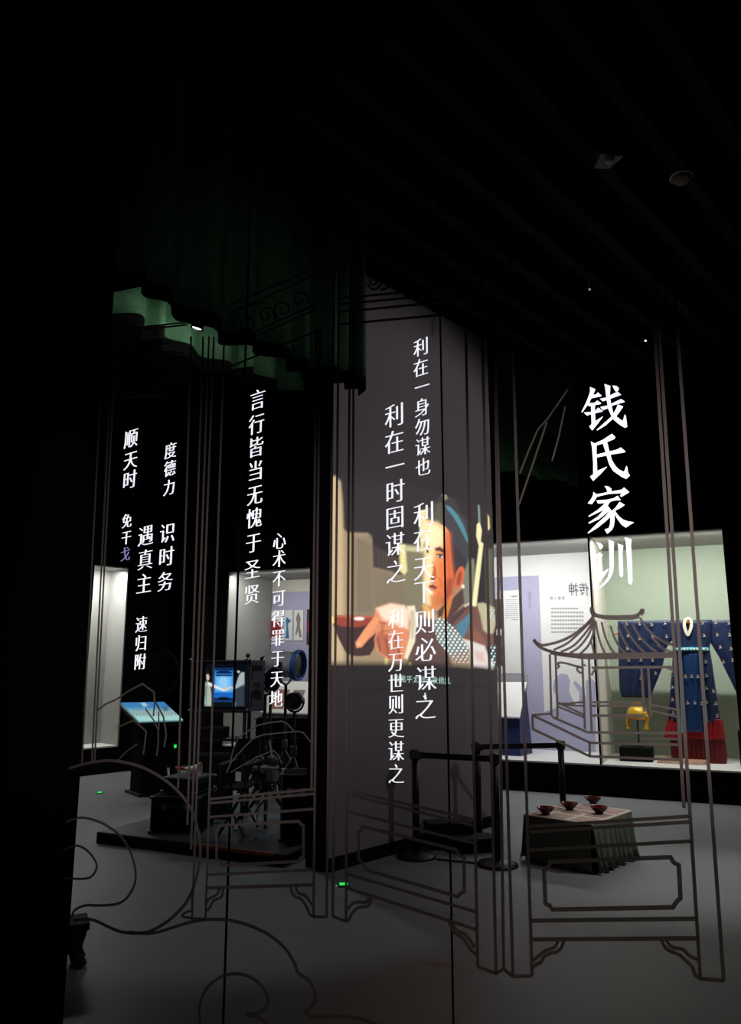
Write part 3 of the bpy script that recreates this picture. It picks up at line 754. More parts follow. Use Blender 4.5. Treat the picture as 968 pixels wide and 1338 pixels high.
M_fix = mat('grey fixture plastic', (100, 98, 110), .6)
MB().hexa([(-.09, -.02, -.1), (.09, -.05, -.1), (.10, .12, -.09), (-.02, .16, -.09)], [(-.06, 0, 0), (.06, 0, 0), (.06, .1, 0), (-.03, .1, 0)]).build('housing', M_fix, t, bevel=.01)
MB().lathe([(.035, 0), (.03, -.03), (.001, -.035)], (0, .0, -.1), (0, 0, 1), 16).build('lens', M_inkpale, t, True)
p = at_z(890, 231, CEIL - .14)
t = thing('smoke_detector', 'round pale smoke detector on the slatted ceiling', 'ceiling fixture', p)
MB().lathe([(.075, 0), (.075, -.02), (.05, -.045), (.001, -.05)], (0, 0, 0), (0, 0, 1), 24).build('housing', mat('pale fixture plastic', (110, 108, 104), .6), t, True)
MB().lathe([(.085, 0), (.085, -.008), (.075, -.008)], (0, 0, 0), (0, 0, 1), 24).build('mount_ring', M_white, t, True)

# ================================================================== PROJECTED FILM on the pale wall
def cr(l): return aff(425, 620, .2428, l)
rngf = np.random.default_rng(5)
streak = rngf.uniform(.15, 1, 400)
def tex_v(x, y): return streak[(np.clip(x * 1.3, 0, 1e4)).astype(int) % 400]
def tex_dots(x, y):
    u = (x * .85 + y * .5) / 5.0; v = (-x * .35 + y * .9) / 4.2
    return np.clip(1.5 - 4.2 * ((u % 1 - .5) ** 2 + ((v + .5 * np.floor(u)) % 1 - .5) ** 2) * 2, 0, 1)
def tex_n(x, y): return .55 + .45 * np.sin(x * 1.9 + 2 * np.sin(y * .8)) * np.cos(y * 1.6 + x * .4)
def gradx(x0, x1): return lambda x, y: np.clip((x - x0) / (x1 - x0), 0, 1)
def grady(y0, y1): return lambda x, y: np.clip((y - y0) / (y1 - y0), 0, 1)
def ell(cx, cy, rx, ry, rot=0, n=20):
    return [(cx + rx * math.cos(a) * math.cos(rot) - ry * math.sin(a) * math.sin(rot), cy + rx * math.cos(a) * math.sin(rot) + ry * math.sin(a) * math.cos(rot)) for a in [2 * math.pi * k / n for k in range(n)]]
F_ = []
def film(pts, c, blur=8, op=1.0, tex=None): F_.append((cr(pts), c, blur * .2428, op, tex))
film([(-40, 20), (55, 10), (80, 40), (90, 150), (95, 290), (120, 312), (230, 315), (250, 345), (255, 500), (350, 520), (400, 540), (430, 540), (560, 560), (760, 460), (800, 480), (800, 1100), (-40, 1100)], (150, 130, 100), 9)
film([(-40, 20), (55, 10), (80, 40), (90, 150), (95, 290), (100, 1100), (-40, 1100)], (196, 172, 132), 16, .8)
film([(150, 340), (245, 330), (250, 500), (430, 560), (540, 560), (540, 760), (150, 780)], (126, 112, 88), 20, .85)
film([(150, 330), (540, 520), (540, 740), (150, 740)], (96, 84, 66), 10, .55, tex_v)
film([(395, 370), (540, 385), (545, 700), (430, 700), (425, 540)], (118, 112, 84), 8)
film([(398, 372), (430, 380), (440, 520), (425, 540), (402, 520)], (225, 215, 150), 9)
film([(430, 385), (540, 392), (540, 420), (430, 410)], (205, 200, 150), 10, .8)
film([(505, 195), (560, 185), (545, 330), (515, 420), (508, 320)], (222, 214, 150), 8)
film([(745, 450), (800, 455), (815, 700), (740, 710)], (112, 116, 98), 8)
film([(815, 270), (830, 252), (842, 300), (836, 360), (850, 372), (832, 540), (812, 712), (788, 712), (805, 560), (826, 385), (812, 330)], (228, 224, 168), 5)
film([(820, 165), (830, 165), (834, 255), (824, 260)], (120, 140, 130), 5)
film([(862, 195), (882, 232), (885, 290), (872, 305), (864, 260)], (222, 208, 150), 6)
film([(860, 400), (900, 400), (905, 720), (868, 700)], (92, 90, 74), 12, .8)
# hair
film([(545, 250), (540, 205), (585, 145), (640, 105), (700, 140), (745, 230), (772, 340), (778, 430), (755, 500), (735, 560), (700, 600), (680, 560), (668, 440), (655, 300), (640, 262)], (32, 35, 36), 7)
film([(545, 240), (545, 200), (580, 160), (635, 150), (640, 255), (600, 262)], (92, 90, 62), 10, .8, tex_v)
film([(648, 165), (672, 175), (710, 215), (745, 275), (768, 345), (768, 372), (752, 345), (722, 285), (690, 230), (655, 185)], (70, 150, 165), 6, .95)
film([(625, 110), (650, 105), (660, 130), (640, 140)], (150, 150, 110), 6, .7)
for k in range(26):
    x0 = 560 + k * 8; y0 = 165 + abs(k - 10) * 5
    film([(x0, y0), (x0 + 5, y0), (x0 + 16, y0 + 90 + 6 * k), (x0 + 10, y0 + 90 + 6 * k)], (74, 72, 60) if k < 9 else (58, 66, 70), 5, .5)
# face
film([(552, 245), (600, 258), (645, 280), (668, 312), (676, 450), (690, 560), (686, 640), (640, 702), (600, 728), (572, 722), (548, 690), (538, 640), (536, 560), (540, 450), (540, 330)], (240, 150, 84), 5)
film([(540, 250), (600, 262), (640, 300), (630, 380), (600, 400), (560, 398), (538, 390)], (255, 228, 176), 26)
film([(536, 400), (590, 400), (578, 480), (580, 570), (570, 700), (540, 700), (530, 560)], (255, 222, 166), 18, .95)
film([(650, 300), (672, 320), (680, 450), (694, 560), (688, 640), (640, 702), (630, 640), (650, 560), (640, 430)], (204, 84, 34), 22, .95)
film([(600, 470), (640, 465), (660, 540), (640, 640), (605, 700), (590, 640), (606, 560)], (226, 112, 54), 18, .85)
film([(655, 560), (690, 560), (686, 640), (640, 702), (615, 716), (640, 650)], (150, 60, 26), 16, .8)
for k in range(9): film(ell(612 + 8 * (k % 5), 560 + 16 * k, 9, 5, k), (160, 70, 34), 9, .5)
film([(578, 470), (594, 500), (600, 552), (586, 570), (566, 562), (580, 520)], (176, 84, 42), 8, .95)
film([(566, 556), (590, 560), (584, 572), (568, 568)], (110, 46, 26), 5, .8)
film([(588, 396), (616, 388), (648, 412), (644, 428), (614, 412), (594, 412)], (66, 34, 20), 7)
film([(542, 380), (560, 388), (558, 400), (542, 394)], (110, 66, 40), 6, .9)
film([(598, 426), (632, 430), (640, 452), (610, 458)], (170, 84, 46), 6, .8)
film([(602, 434), (628, 434), (634, 448), (612, 452)], (214, 206, 186), 3)
film(ell(617, 442, 7, 8), (40, 44, 40), 3)
film([(598, 428), (630, 426), (638, 438), (602, 434)], (60, 30, 18), 4)
film([(543, 404), (556, 408), (556, 424), (545, 422)], (58, 40, 30), 5)
film([(556, 596), (580, 590), (602, 606), (596, 620), (570, 614), (556, 608)], (120, 44, 32), 6)
film([(560, 612), (594, 618), (590, 632), (564, 626)], (196, 104, 70), 7, .7)
film([(560, 650), (600, 650), (640, 680), (600, 724), (568, 716)], (176, 92, 50), 14, .6)
film([(560, 572), (596, 578), (604, 590), (560, 586)], (160, 84, 48), 6, .6)
film(ell(722, 555, 25, 62, .2), (206, 96, 50), 5)
film(ell(720, 560, 12, 40, .2), (120, 46, 24), 6, .8)
film(ell(740, 603, 9, 11), (235, 225, 200), 4)
# collar, coat
film([(640, 702), (690, 660), (740, 610), (748, 690), (700, 745), (660, 792), (615, 782), (600, 740)], (66, 44, 34), 7)
film([(668, 668), (692, 640), (672, 720), (648, 790), (622, 790), (640, 720)], (214, 122, 40), 7, .9)
film([(520, 700), (545, 700), (570, 730), (600, 780), (560, 780), (530, 740)], (220, 170, 90), 8, .9)
film([(648, 792), (690, 752), (760, 698), (822, 715), (858, 800), (905, 830), (905, 940), (800, 905), (740, 880), (700, 835), (650, 850)], (104, 66, 54), 7)
film([(690, 755), (760, 700), (775, 708), (700, 790), (655, 835), (650, 800)], (58, 38, 36), 6, .9)
film([(700, 815), (740, 780), (775, 745), (785, 770), (755, 860), (735, 880)], (62, 116, 136), 6)
film([(745, 700), (775, 690), (778, 700), (750, 716)], (210, 190, 170), 5, .8)
film([(760, 840), (800, 830), (850, 880), (860, 910), (800, 900)], (160, 92, 62), 10, .8, tex_n)
film([(816, 695), (850, 690), (905, 715), (915, 800), (905, 850), (880, 862), (850, 835), (835, 760)], (150, 142, 104), 8, .95)
film([(816, 695), (850, 690), (905, 715), (915, 800), (905, 850), (880, 862), (850, 835), (835, 760)], (214, 210, 176), 8, .7, tex_n)
film([(875, 715), (912, 720), (915, 790), (885, 780)], (170, 205, 205), 8, .7, tex_dots)
# sleeve, bracer, white cloth
film([(430, 800), (500, 770), (590, 780), (640, 850), (680, 1030), (430, 1060), (470, 900)], (82, 58, 50), 10)
film([(590, 790), (620, 768), (700, 830), (768, 935), (775, 1012), (700, 1012), (640, 945), (600, 880)], (104, 92, 84), 6)
film([(585, 788), (620, 765), (700, 828), (770, 935), (775, 1012), (700, 1012), (640, 945), (596, 880)], (205, 236, 236), 4, 1, tex_dots)
film([(680, 960), (775, 960), (775, 1015), (690, 1015)], (226, 150, 84), 8, .6, tex_dots)
film([(740, 885), (800, 902), (858, 922), (880, 985), (905, 1010), (905, 1052), (790, 1035), (776, 940)], (212, 202, 196), 9)
film([(800, 950), (850, 960), (860, 1010), (815, 1000)], (190, 150, 140), 14, .6)
film([(885, 925), (915, 920), (915, 1040), (895, 1020)], (190, 230, 230), 6, .95, tex_dots)
# hand and bowl
film([(36, 790), (250, 790), (275, 850), (262, 935), (240, 972), (190, 978), (140, 975), (108, 955), (70, 880)], (48, 24, 22), 5)
film([(34, 764), (60, 756), (200, 760), (262, 765), (262, 800), (180, 822), (90, 818), (40, 800)], (142, 52, 30), 5)
film([(36, 758), (262, 762), (262, 772), (36, 768)], (186, 92, 56), 4, .8)
film(ell(182, 776, 28, 9), (245, 235, 225), 6)
film([(32, 765), (46, 762), (48, 800), (36, 800)], (250, 214, 120), 5)
film([(163, 905), (205, 840), (265, 762), (270, 720), (300, 708), (350, 694), (420, 704), (455, 730), (452, 850), (440, 980), (400, 1005), (335, 995), (280, 955), (262, 890), (275, 850), (235, 885), (195, 928), (168, 932)], (214, 134, 92), 6)
film([(275, 722), (350, 695), (425, 706), (450, 735), (445, 830), (360, 800), (310, 780)], (248, 220, 196), 14, .9)
film([(163, 905), (215, 832), (265, 765), (300, 770), (250, 850), (195, 928), (168, 932)], (232, 150, 102), 7, .8)
film([(285, 850), (340, 860), (345, 990), (290, 955), (264, 890)], (164, 84, 56), 10, .8)
film([(350, 870), (400, 860), (405, 1000), (350, 995)], (176, 90, 62), 9, .7)
film([(300, 800), (320, 800), (312, 860), (292, 860)], (160, 86, 60), 8, .6)
for l in ([(300, 842), (345, 836), (348, 842), (302, 850)], [(286, 790), (330, 800), (328, 806), (288, 798)], [(318, 880), (330, 876), (352, 990), (340, 992)], [(372, 870), (382, 866), (410, 985), (398, 990)], [(278, 880), (288, 876), (300, 950), (290, 952)]):
    film(l, (130, 62, 40), 5, .75)
film([(176, 905), (190, 900), (186, 918), (172, 918)], (244, 190, 150), 5, .8)
film([(440, 708), (480, 706), (494, 762), (482, 900), (455, 962), (440, 995), (424, 985), (452, 880), (458, 790)], (226, 216, 186), 6)
film([(458, 735), (478, 730), (482, 800), (472, 880), (462, 880)], (178, 160, 140), 7, .7)
film(ell(328, 1008, 10, 20), (220, 210, 130), 7, .9)
film(ell(455, 1022, 8, 12), (210, 200, 120), 7, .9)
film(ell(400, 1030, 14, 10), (120, 120, 80), 7, .8)
def film_post(px, py, col):
    yb = 866 + np.clip((px - 560) / 85, 0, 1) * 7
    k = np.clip((yb - py) / 9 + .5, 0, 1) * np.clip((px - 427) / 3, 0, 1)
    n = np.random.default_rng(1).normal(1, .035, len(px))
    return col * (k * n)[:, None] + np.array(lin((16, 14, 17)))[None] * (k * np.clip((py - 622) / 14, 0, 1))[:, None]
zf0, zf1 = W.px(540, 882, 0)[1] - .12, W.px(432, 618, 0)[1] + .08
t = thing('projected_film', 'projected film still of an armoured man raising a bowl on the pale wall', 'projected picture', W.w(0.005, -.001, zf0), W.a)
picture('film_frame', W, -.001, .005, W_LEN - .005, zf0, zf1, 330, 300, F_, picture_mat('projected film light', (158, 148, 150), 1.25), t, (0, 0, 0), .003, film_post)
mb = MB()
for i, ch in enumerate('敬我平太爺一敬他乱'):
    cx = 517.5 + i * 8.4
    put_glyph(mb, W, ch, cx, 886.5 + i * .35, 7.6, 10, -.004, -.001, ax=-.006, ay=-.006, slope=0)
put_glyph(mb, W, '5', 557, 908, 6, 8, -.004, -.001, ax=-.006, ay=-.006, slope=0)
mb.v = [(p[0] - .005, p[1] + .001, p[2] - zf0) for p in mb.v]
mb.build('subtitle_lettering', mat('pale cyan subtitle', (60, 70, 70), .8, emit=((190, 235, 225), 1.3)), t, label='pale cyan subtitle line under the picture')

# ================================================================== FILM EQUIPMENT BEHIND THE GLASS
p0 = at_z(127, 1101); p1 = at_z(372, 1133)
PF = Frame((p0.x, p0.y), math.atan2(p1.y - p0.y, p1.x - p0.x)); PL = (p1 - p0).length; PH = .09
t = thing('stage_platform', 'low stage platform with an orange wooden edge under the film equipment', 'platform', p0, PF.a)
MB().box(0, PL, 0.02, 2.5, 0, PH - .012).build('platform_core', M_black, t)
MB().box(0, PL, 0.0, 2.5, PH - .012, PH).build('platform_top', M_platform, t)
MB().box(.0, PL, -.012, .02, 0.0, PH + .002).build('edge_board', M_darkwood, t)
MB().box(1.05, PL * .95, -.016, .02, PH - .022, PH + .004).build('edge_strip', M_orange, t, label='orange varnished strip')

def flight_case(label, base, rz, w, d, h, group='flight cases on the stage platform', latch=True):
    t = thing('flight_case', label, 'flight case', base, rz, group)
    cb = MB().box(0, w, 0, d, 0.01, h * .72).build('case_body', M_black, t)
    MB().box(0, w, 0, d, h * .73, h).build('case_lid', M_black, t)
    mb = MB(); e = .012
    for x in (0, w - e):
        for y in (-.003, d - e + .003): mb.box(x - .003 + (.006 if x else 0), x + e, y, y + e, .01, h)
    for z in (.006, h * .72 - .004, h - e + .003):
        mb.box(-.003, w + .003, -.004, e, z, z + e); mb.box(-.003, w + .003, d - e, d + .004, z, z + e)
        mb.box(-.004, e, 0, d, z, z + e); mb.box(w - e, w + .004, 0, d, z, z + e)
    mb.build('edge_trim', M_steel, t, label='dull metal edge trim')
    for x in (0, w):
        for y in (0, d):
            for z in (.02, h):
                MB().lathe([(.001, -.02), (.018, -.014), (.023, 0), (.018, .01), (.001, .014)], (x, y, z - .004)).build('corner_ball', M_alu, t, True)
    if latch:
        for x in (w * .28, w * .72): MB().box(x - .022, x + .022, -.012, 0, h * .66, h * .8).build('latch', M_alu, cb, bevel=.003)
    return t
def x_at(px, y): return at_y(px, 1000, y).x
T0 = at_z(196, 1089, PH); tw = x_at(264, T0.y) - T0.x; th_ = at_y(196, 1041, T0.y).z - PH
flight_case('large black flight case with metal edges on the stage platform', T0, R(-6), tw, .46, th_)
uw = x_at(254, T0.y) - x_at(208, T0.y); uz = PH + th_ + .012
U0 = Vector((x_at(208, T0.y) - .0, T0.y + .14, uz)); uh = at_y(208, 1017, T0.y + .14).z - uz
t = flight_case('smaller black case with a pale lid edge stacked under the megaphone', U0, R(-20), uw * 1.05, .36, uh, latch=False)
MB().box(-.006, uw * 1.05 + .006, -.006, .366, uh + .001, uh + .012).build('lid_edge', M_alu, t, label='pale worn lid edge')
m0 = at_y(242, 1006, T0.y + .22)
t = thing('megaphone', 'white megaphone with a red mouthpiece lying on the stacked cases', 'megaphone', (m0.x, m0.y, uz + uh + .012))
zc = m0.z - (uz + uh + .012); zc = max(zc, .062)
MB().lathe([(.016, 0), (.022, .04), (.036, .09), (.052, .125), (.066, .145), (.062, .147), (.03, .09), (.001, .06)], (0, 0, zc), (1, -.15, 0), 24).build('bell', M_ivory, t, True)
MB().lathe([(.001, -.095), (.024, -.092), (.016, -.07), (.014, 0), (.018, .01)], (0, 0, zc), (1, -.15, 0), 18).build('mouthpiece', M_redplastic, t, True, label='red mouthpiece')
MB().tube([(.03, 0, zc - .02), (.032, .0, .012), (.05, 0, .008), (.07, -.01, zc - .045)], .008).build('handle', M_redplastic, t, True)

# monitor in its flight case on a stand
YM = 7.9
ml, mr = x_at(244, YM), x_at(321, YM); zt_m, zb_m = at_y(280, 863, YM).z, at_y(280, 928, YM).z
zst = zb_m - .008
t = thing('monitor_stand', 'black open equipment stand carrying the cased monitor', 'stand', ((ml + mr) / 2, YM + .15, PH))
wq = (mr - ml) / 2
for x in (-wq * .85, wq * .9):
    for y in (-.12, .18): MB().box(x - .016, x + .016, y - .016, y + .016, 0, zst - PH - .018).build('leg', M_metalblack, t)
MB().box(-wq * .95, wq * 1.05, -.15, .24, zst - PH - .018, zst - PH).build('top_shelf', M_metalblack, t)
zsh = at_y(280, 966, YM).z - PH
MB().box(-wq * .9, wq * .95, -.13, .2, zsh - .02, zsh).build('lower_shelf', M_metalblack, t)
MB().box(-wq * .9, wq * .2, -.12, .19, zsh + .0, zsh + .1).build('recorder_box', M_black, t, bevel=.005, label='black recorder unit on the lower shelf')
MB().box(-wq * .95, wq * .4, -.12, .19, .0, zsh - .16).build('lower_cabinet', M_black, t, bevel=.005)
MF = Frame((ml, YM), 0)
t = thing('cased_monitor', 'monitor showing two robed figures, mounted in an open flight case', 'monitor', (ml, YM, zst + .001))
w, h = mr - ml, zt_m - zst
mb = MB(); e = .02
mb.box(0, w, 0, .3, 0, e).box(0, w, 0, .3, h - e, h).box(0, e, 0, .3, e, h - e).box(w - e, w, 0, .3, e, h - e).box(e, w - e, .27, .3, e, h - e)
mb.build('case_shell', M_black, t)
mb = MB(); mb.box(-.004, w + .004, -.006, .0, h - .014, h + .004).box(-.004, w + .004, -.006, 0, -.002, .012).box(-.004, .012, -.006, 0, .012, h - .014).box(w - .012, w + .004, -.006, 0, .012, h - .014)
mb.build('rim', M_steel, t, label='dull metal rim')
for z in (0, h):
    for x in (0, w): MB().lathe([(.001, -.022), (.02, -.012), (.024, 0), (.02, .012), (.001, .022)], (x, 0, z)).build('corner_ball', M_steel, t, True)
sx0, sx1 = x_at(262.5, YM) - ml, x_at(318.5, YM) - ml; sz0, sz1 = at_y(280, 924, YM).z - zst, at_y(280, 867, YM).z - zst
MB().box(sx0 - .02, sx1 + .01, .05, .12, max(.021, sz0 - .02), min(h - .021, sz1 + .02)).build('bezel', M_metalblack, t, bevel=.004)
def mc(l): return aff(240, 840, .18595, l)
ML = []
def mon(pts, c, blur=8, op=1.0, tex=None): ML.append((mc(pts), c, blur * .18595, op, tex))
mon([(215, 180), (345, 180), (348, 412), (212, 412)], (38, 132, 222), 5)
mon([(225, 235), (338, 235), (338, 340), (225, 340)], (118, 196, 250), 16, .9)
mon(ell(280, 275, 32, 45), (176, 226, 255), 14, .8, tex_n)
mon([(218, 178), (345, 178), (345, 196), (218, 196)], (16, 40, 80), 5)
mon([(228, 204), (252, 196), (312, 196), (338, 206), (338, 216), (228, 216)], (14, 34, 66), 4)
mon([(226, 222), (340, 222), (340, 234), (226, 234)], (22, 52, 96), 4)
mon([(210, 350), (350, 350), (350, 384), (210, 384)], (24, 100, 196), 6)
mon([(212, 385), (352, 385), (352, 412), (212, 412)], (18, 44, 92), 5)
mon([(240, 388), (258, 380), (305, 380), (322, 390), (318, 402), (244, 402)], (8, 16, 30), 4)
mon([(140, 190), (160, 184), (176, 205), (182, 240), (172, 280), (160, 295), (142, 250)], (20, 22, 30), 5)
mon([(160, 222), (172, 220), (180, 235), (178, 258), (168, 266), (160, 250)], (206, 200, 186), 4)
mon([(120, 268), (140, 265), (160, 285), (186, 300), (194, 360), (200, 445), (118, 440)], (176, 188, 178), 7)
mon([(150, 300), (166, 300), (160, 440), (140, 440)], (96, 112, 112), 7, .8)
mon([(120, 380), (150, 370), (155, 430), (120, 425)], (150, 215, 200), 8, .8)
mon([(160, 270), (180, 278), (288, 328), (284, 342), (176, 300)], (232, 236, 232), 5)
mon([(285, 318), (330, 305), (345, 312), (300, 340), (286, 340)], (205, 208, 196), 5)
mon([(378, 260), (392, 222), (408, 206), (426, 208), (426, 300), (380, 320), (340, 330), (335, 312), (368, 295)], (168, 182, 186), 6)
mon([(376, 196), (394, 198), (390, 212), (378, 208)], (214, 220, 215), 4)
mon([(350, 330), (426, 290), (426, 445), (352, 445)], (48, 60, 72), 9)
mon([(345, 425), (365, 415), (365, 445), (345, 445)], (130, 140, 140), 7, .7)
picture('screen', MF, .049, ml + sx0 - ml, sx1, zst + sz0, zst + sz1, 80, 84, ML, picture_mat('monitor glow', (5, 6, 8), 1.0), t, (8, 13, 22), .003)
# opened lid leaning at the right of the monitor
lr = x_at(342, YM)
w2 = lr - mr - .014
mb = MB(); zz = [0, .08 * h / .5, .36 * h / .5 * .5]
q0 = w + .012
mb.box(q0, q0 + w2, .02, .05, 0, h)
mb.box(q0, q0 + .02, 0, .02, 0, h).box(q0 + w2 - .02, q0 + w2, 0, .02, 0, h).box(q0 + .02, q0 + w2 - .02, 0, .02, h * .9, h).box(q0 + .02, q0 + w2 - .02, 0, .02, 0, h * .06).box(q0 + .02, q0 + w2 - .02, 0, .02, h * .38, h * .62)
lidp = mb.build('case_lid', mat('dark violet grey laminate', (58, 54, 64), .6), t, label='dark violet grey open lid with two cutouts')
for z in (h * .44, h * .56): MB().box(q0 + w2 * .3, q0 + w2 * .7, -.012, 0, z - .02, z + .02).build('latch', M_steel, lidp, bevel=.003)
bx_ = x_at(320, YM)
t = thing('desk_microphone', 'small round black microphone on top of the cased monitor', 'microphone', (bx_ - .02, YM + .1, zt_m + .001))
MB().lathe([(.001, .0), (.035, 0), (.035, .012), (.001, .014)], (0, 0, 0)).build('mic_foot', M_metalblack, t)
MB().tube([(0, 0, .01), (.0, 0, .03)], .006).build('mic_stem', M_metalblack, t)
MB().lathe([(.001, .0), (.018, .006), (.024, .024), (.018, .042), (.001, .048)], (0, 0, .026)).build('mic_head', M_rubber, t, True)

def tripod(t, top, foot_z, spread, m=M_metalblack, r=.014, n=3, ph=0.4, hub=.0):
    for k in range(n):
        a = ph + 2 * math.pi * k / n
        MB().tube([(0, 0, top), (.55 * spread * math.cos(a), .55 * spread * math.sin(a), foot_z + (top - foot_z) * .42), (spread * math.cos(a), spread * math.sin(a), foot_z + r)], [r, r, r * .8], 8).build('leg', m, t)
def film_lamp(label, c, axis, r, ln, body_m, floor_z, barn=True, rim_m=None, lens_m=None):
    c = Vector(c); ax = Vector(axis).normalized()
    t = thing('film_lamp', label, 'film lamp', (c.x, c.y, floor_z), 0, 'film lamps behind the monitor')
    o = Vector((0, 0, c.z - floor_z))
    hs = MB().lathe([(.001, -ln * .62), (r * .55, -ln * .62), (r * .8, -ln * .45), (r * .86, -ln * .1), (r * .86, ln * .32), (r * .92, ln * .34)], o, ax, 28).build('housing', body_m, t, True)
    MB().lathe([(r * .92, ln * .30), (r * 1.05, ln * .32), (r * 1.05, ln * .42), (r * .9, ln * .43), (r * .88, ln * .34)], o, ax, 28).build('front_ring', rim_m or M_metalblack, t, True, label='blue front ring' if rim_m else None)
    MB().lathe([(r * .88, ln * .36), (r * .5, ln * .41), (.001, ln * .43)], o, ax, 28).build('lens', lens_m or mat('dark navy lens', (16, 22, 44), .25), t, True)
    for k in range(4):
        MB().lathe([(r * .87, -ln * (.3 - .15 * k)), (r * .91, -ln * (.29 - .15 * k)), (r * .87, -ln * (.26 - .15 * k))], o, ax, 28).build('cooling_ring', body_m, hs, True)
    sd = ax.cross(Vector((0, 0, 1))).normalized()
    pts = [o + sd * r * 1.12 * math.cos(a) - Vector((0, 0, 1)) * r * 1.35 * math.sin(a) for a in [math.pi * k / 14 for k in range(15)]]
    yk = MB().tube(pts, .012, 8).build('yoke', M_metalblack, t, True)
    for sg in (-1, 1): MB().lathe([(.03, 0), (.03, .02), (.001, .024)], o + sd * r * .9 * sg, sd * sg, 14).build('tilt_knob', M_metalblack, yk)
    if barn:
        up = sd.cross(ax)
        for u, v in ((up, sd), (-up, sd), (sd, up), (-sd, up)):
            a, b = o + ax * ln * .43 + u * r * .9, o + ax * (ln * .43 + r * .9) + u * r * 1.7
            q1 = [a - v * r * .6, a + v * r * .6, b + v * r * .85, b - v * r * .85]
            MB().hexa(q1, [p + u * .006 for p in q1]).build('barn_door', M_metalblack, t)
    zt_ = o.z - r * 1.35
    MB().tube([(0, 0, zt_), (0, 0, .3)], .018, 10).build('stand_pole', M_metalblack, t)
    MB().lathe([(.028, .55), (.034, .58), (.034, .64), (.028, .66)], (0, 0, 0)).build('stand_collar', M_steel, t)
    tripod(t, .55, 0, .38, r=.012, ph=c.x * 9)
    return t
YL = 8.9
c = at_y(374, 868, YL)
film_lamp('large film lamp with silver drum and blue rim right of the monitor', c, (.9, -.38, -.06), .165, .42, mat('silver paint', (176, 178, 180), .45, spec=.3), PH, barn=False, rim_m=mat('blue enamel', (30, 90, 170), .4))
c2 = at_y(352, 872, YL + .15)
t = thing('barn_door_hood', 'angular black lamp hood behind the silver film lamp', 'lamp hood', (c2.x - .02, c2.y + .3, PH))
hz = at_y(352, 886, YL + .4).z - PH; hz1 = at_y(352, 849, YL + .4).z - PH
MB().hexa([(-.12, -.1, hz), (.14, -.1, hz + .02), (.14, .15, hz + .02), (-.12, .15, hz)], [(-.12, -.1, hz1 - .09), (.14, -.1, hz1), (.14, .15, hz1), (-.12, .15, hz1 - .09)]).build('hood_shell', M_black, t, bevel=.008)
MB().tube([(0, .03, .3), (0, .03, hz)], .018).build('stand_pole', M_metalblack, t); tripod(t, .6, 0, .36, ph=1.0)
c = at_y(347, 886, 8.25)
film_lamp('narrow navy film lamp half hidden behind the case lid', c, (.75, -.6, -.15), .13, .26, mat('navy enamel', (24, 32, 58), .4), PH, barn=False)
c = at_y(385, 915, 8.3)
film_lamp('round black film lamp facing the glass below the silver one', c, (-.1, -1, -.1), .088, .2, M_metalblack, PH, barn=False, lens_m=M_black)

# film camera on a tripod
YC = 7.75
cx_ = x_at(349, YC); zc = at_y(349, 1010, YC).z
t = thing('film_camera', 'small silver film camera on a black tripod on the platform', 'film camera', (cx_, YC, PH), R(-15))
o = zc - PH
MB().box(-.13, .1, -.07, .07, o - .075, o + .065).build('camera_body', M_alu, t, bevel=.012)
MB().lathe([(.05, 0), (.055, .03), (.045, .05), (.05, .11), (.04, .11), (.001, .1)], (-.03, -.07, o), (0, -1, .05), 20).build('lens', M_metalblack, t, True)
for dx in (-.09, .05): MB().lathe([(.001, -.025), (.05, -.025), (.058, -.01), (.058, .01), (.05, .025), (.001, .025)], (dx, 0, o + .11), (0, 1, 0), 22).build('film_magazine', M_steel, t, True)
MB().tube([(.1, .03, o + .03), (.16, .03, o + .04), (.18, .03, o - .04)], .012).build('grip', M_rubber, t, True)
MB().lathe([(.06, o - .11), (.05, o - .08), (.03, o - .076)], (0, 0, 0)).build('tripod_head', M_steel, t)
tripod(t, o - .1, 0, .3, r=.018, ph=.9)
MB().tube([(.03, -.03, o - .1), (.28, -.2, o - .2)], .01).build('pan_handle', M_metalblack, t)

# folding director's chair
f0 = at_z(288, 1096, PH); f1x = x_at(326, f0.y); fw = f1x - f0.x
t = thing('folding_chair', 'black folding chair with crossed legs beside the flight cases', 'chair', ((f0.x + f1x) / 2, f0.y + .2, PH), R(-10))
zs_ = .40; a = fw / 2
for y in (-.19, .19):
    MB().tube([(-a, y, .012), (a, y, zs_)], .013, 8).build('leg', M_metalblack, t); MB().tube([(a, y + .03, .012), (-a, y + .03, zs_)], .013, 8).build('leg', M_metalblack, t)
    MB().tube([(-a, y, zs_), (-a * 1.02, y, zs_ + .2)], .011, 8).build('arm_post', M_metalblack, t); MB().tube([(a, y, zs_), (a * 1.02, y, zs_ + .2)], .011, 8).build('arm_post', M_metalblack, t)
MB().box(-a, a, -.2, .22, zs_, zs_ + .018).build('seat', M_black, t, bevel=.006)
for x in (-a, a): MB().box(x - .025, x + .025, -.22, .22, zs_ + .2, zs_ + .22).build('armrest', M_darkwood, t, bevel=.006)
for x in (-a, a): MB().tube([(x, .19, zs_ + .2), (x, .22, zs_ + .42)], .011, 8).build('back_post', M_metalblack, t)
MB().box(-a, a, .21, .222, zs_ + .25, zs_ + .4).build('backrest', M_black, t)

flight_case('tall black equipment case at the left end of the projection wall', Vector((x_at(368, 6.98), 6.98, PH)), R(4), .26, .36, at_y(390, 1012, 6.98).z - PH, 'black equipment cases by the screen', True)
flight_case('wide black equipment case behind the film camera under the lamps', Vector((x_at(333, 10.2), 10.2, 0)), 0, x_at(404, 10.2) - x_at(333, 10.2), .4, at_y(370, 938, 10.2).z, 'black equipment cases by the screen', True)

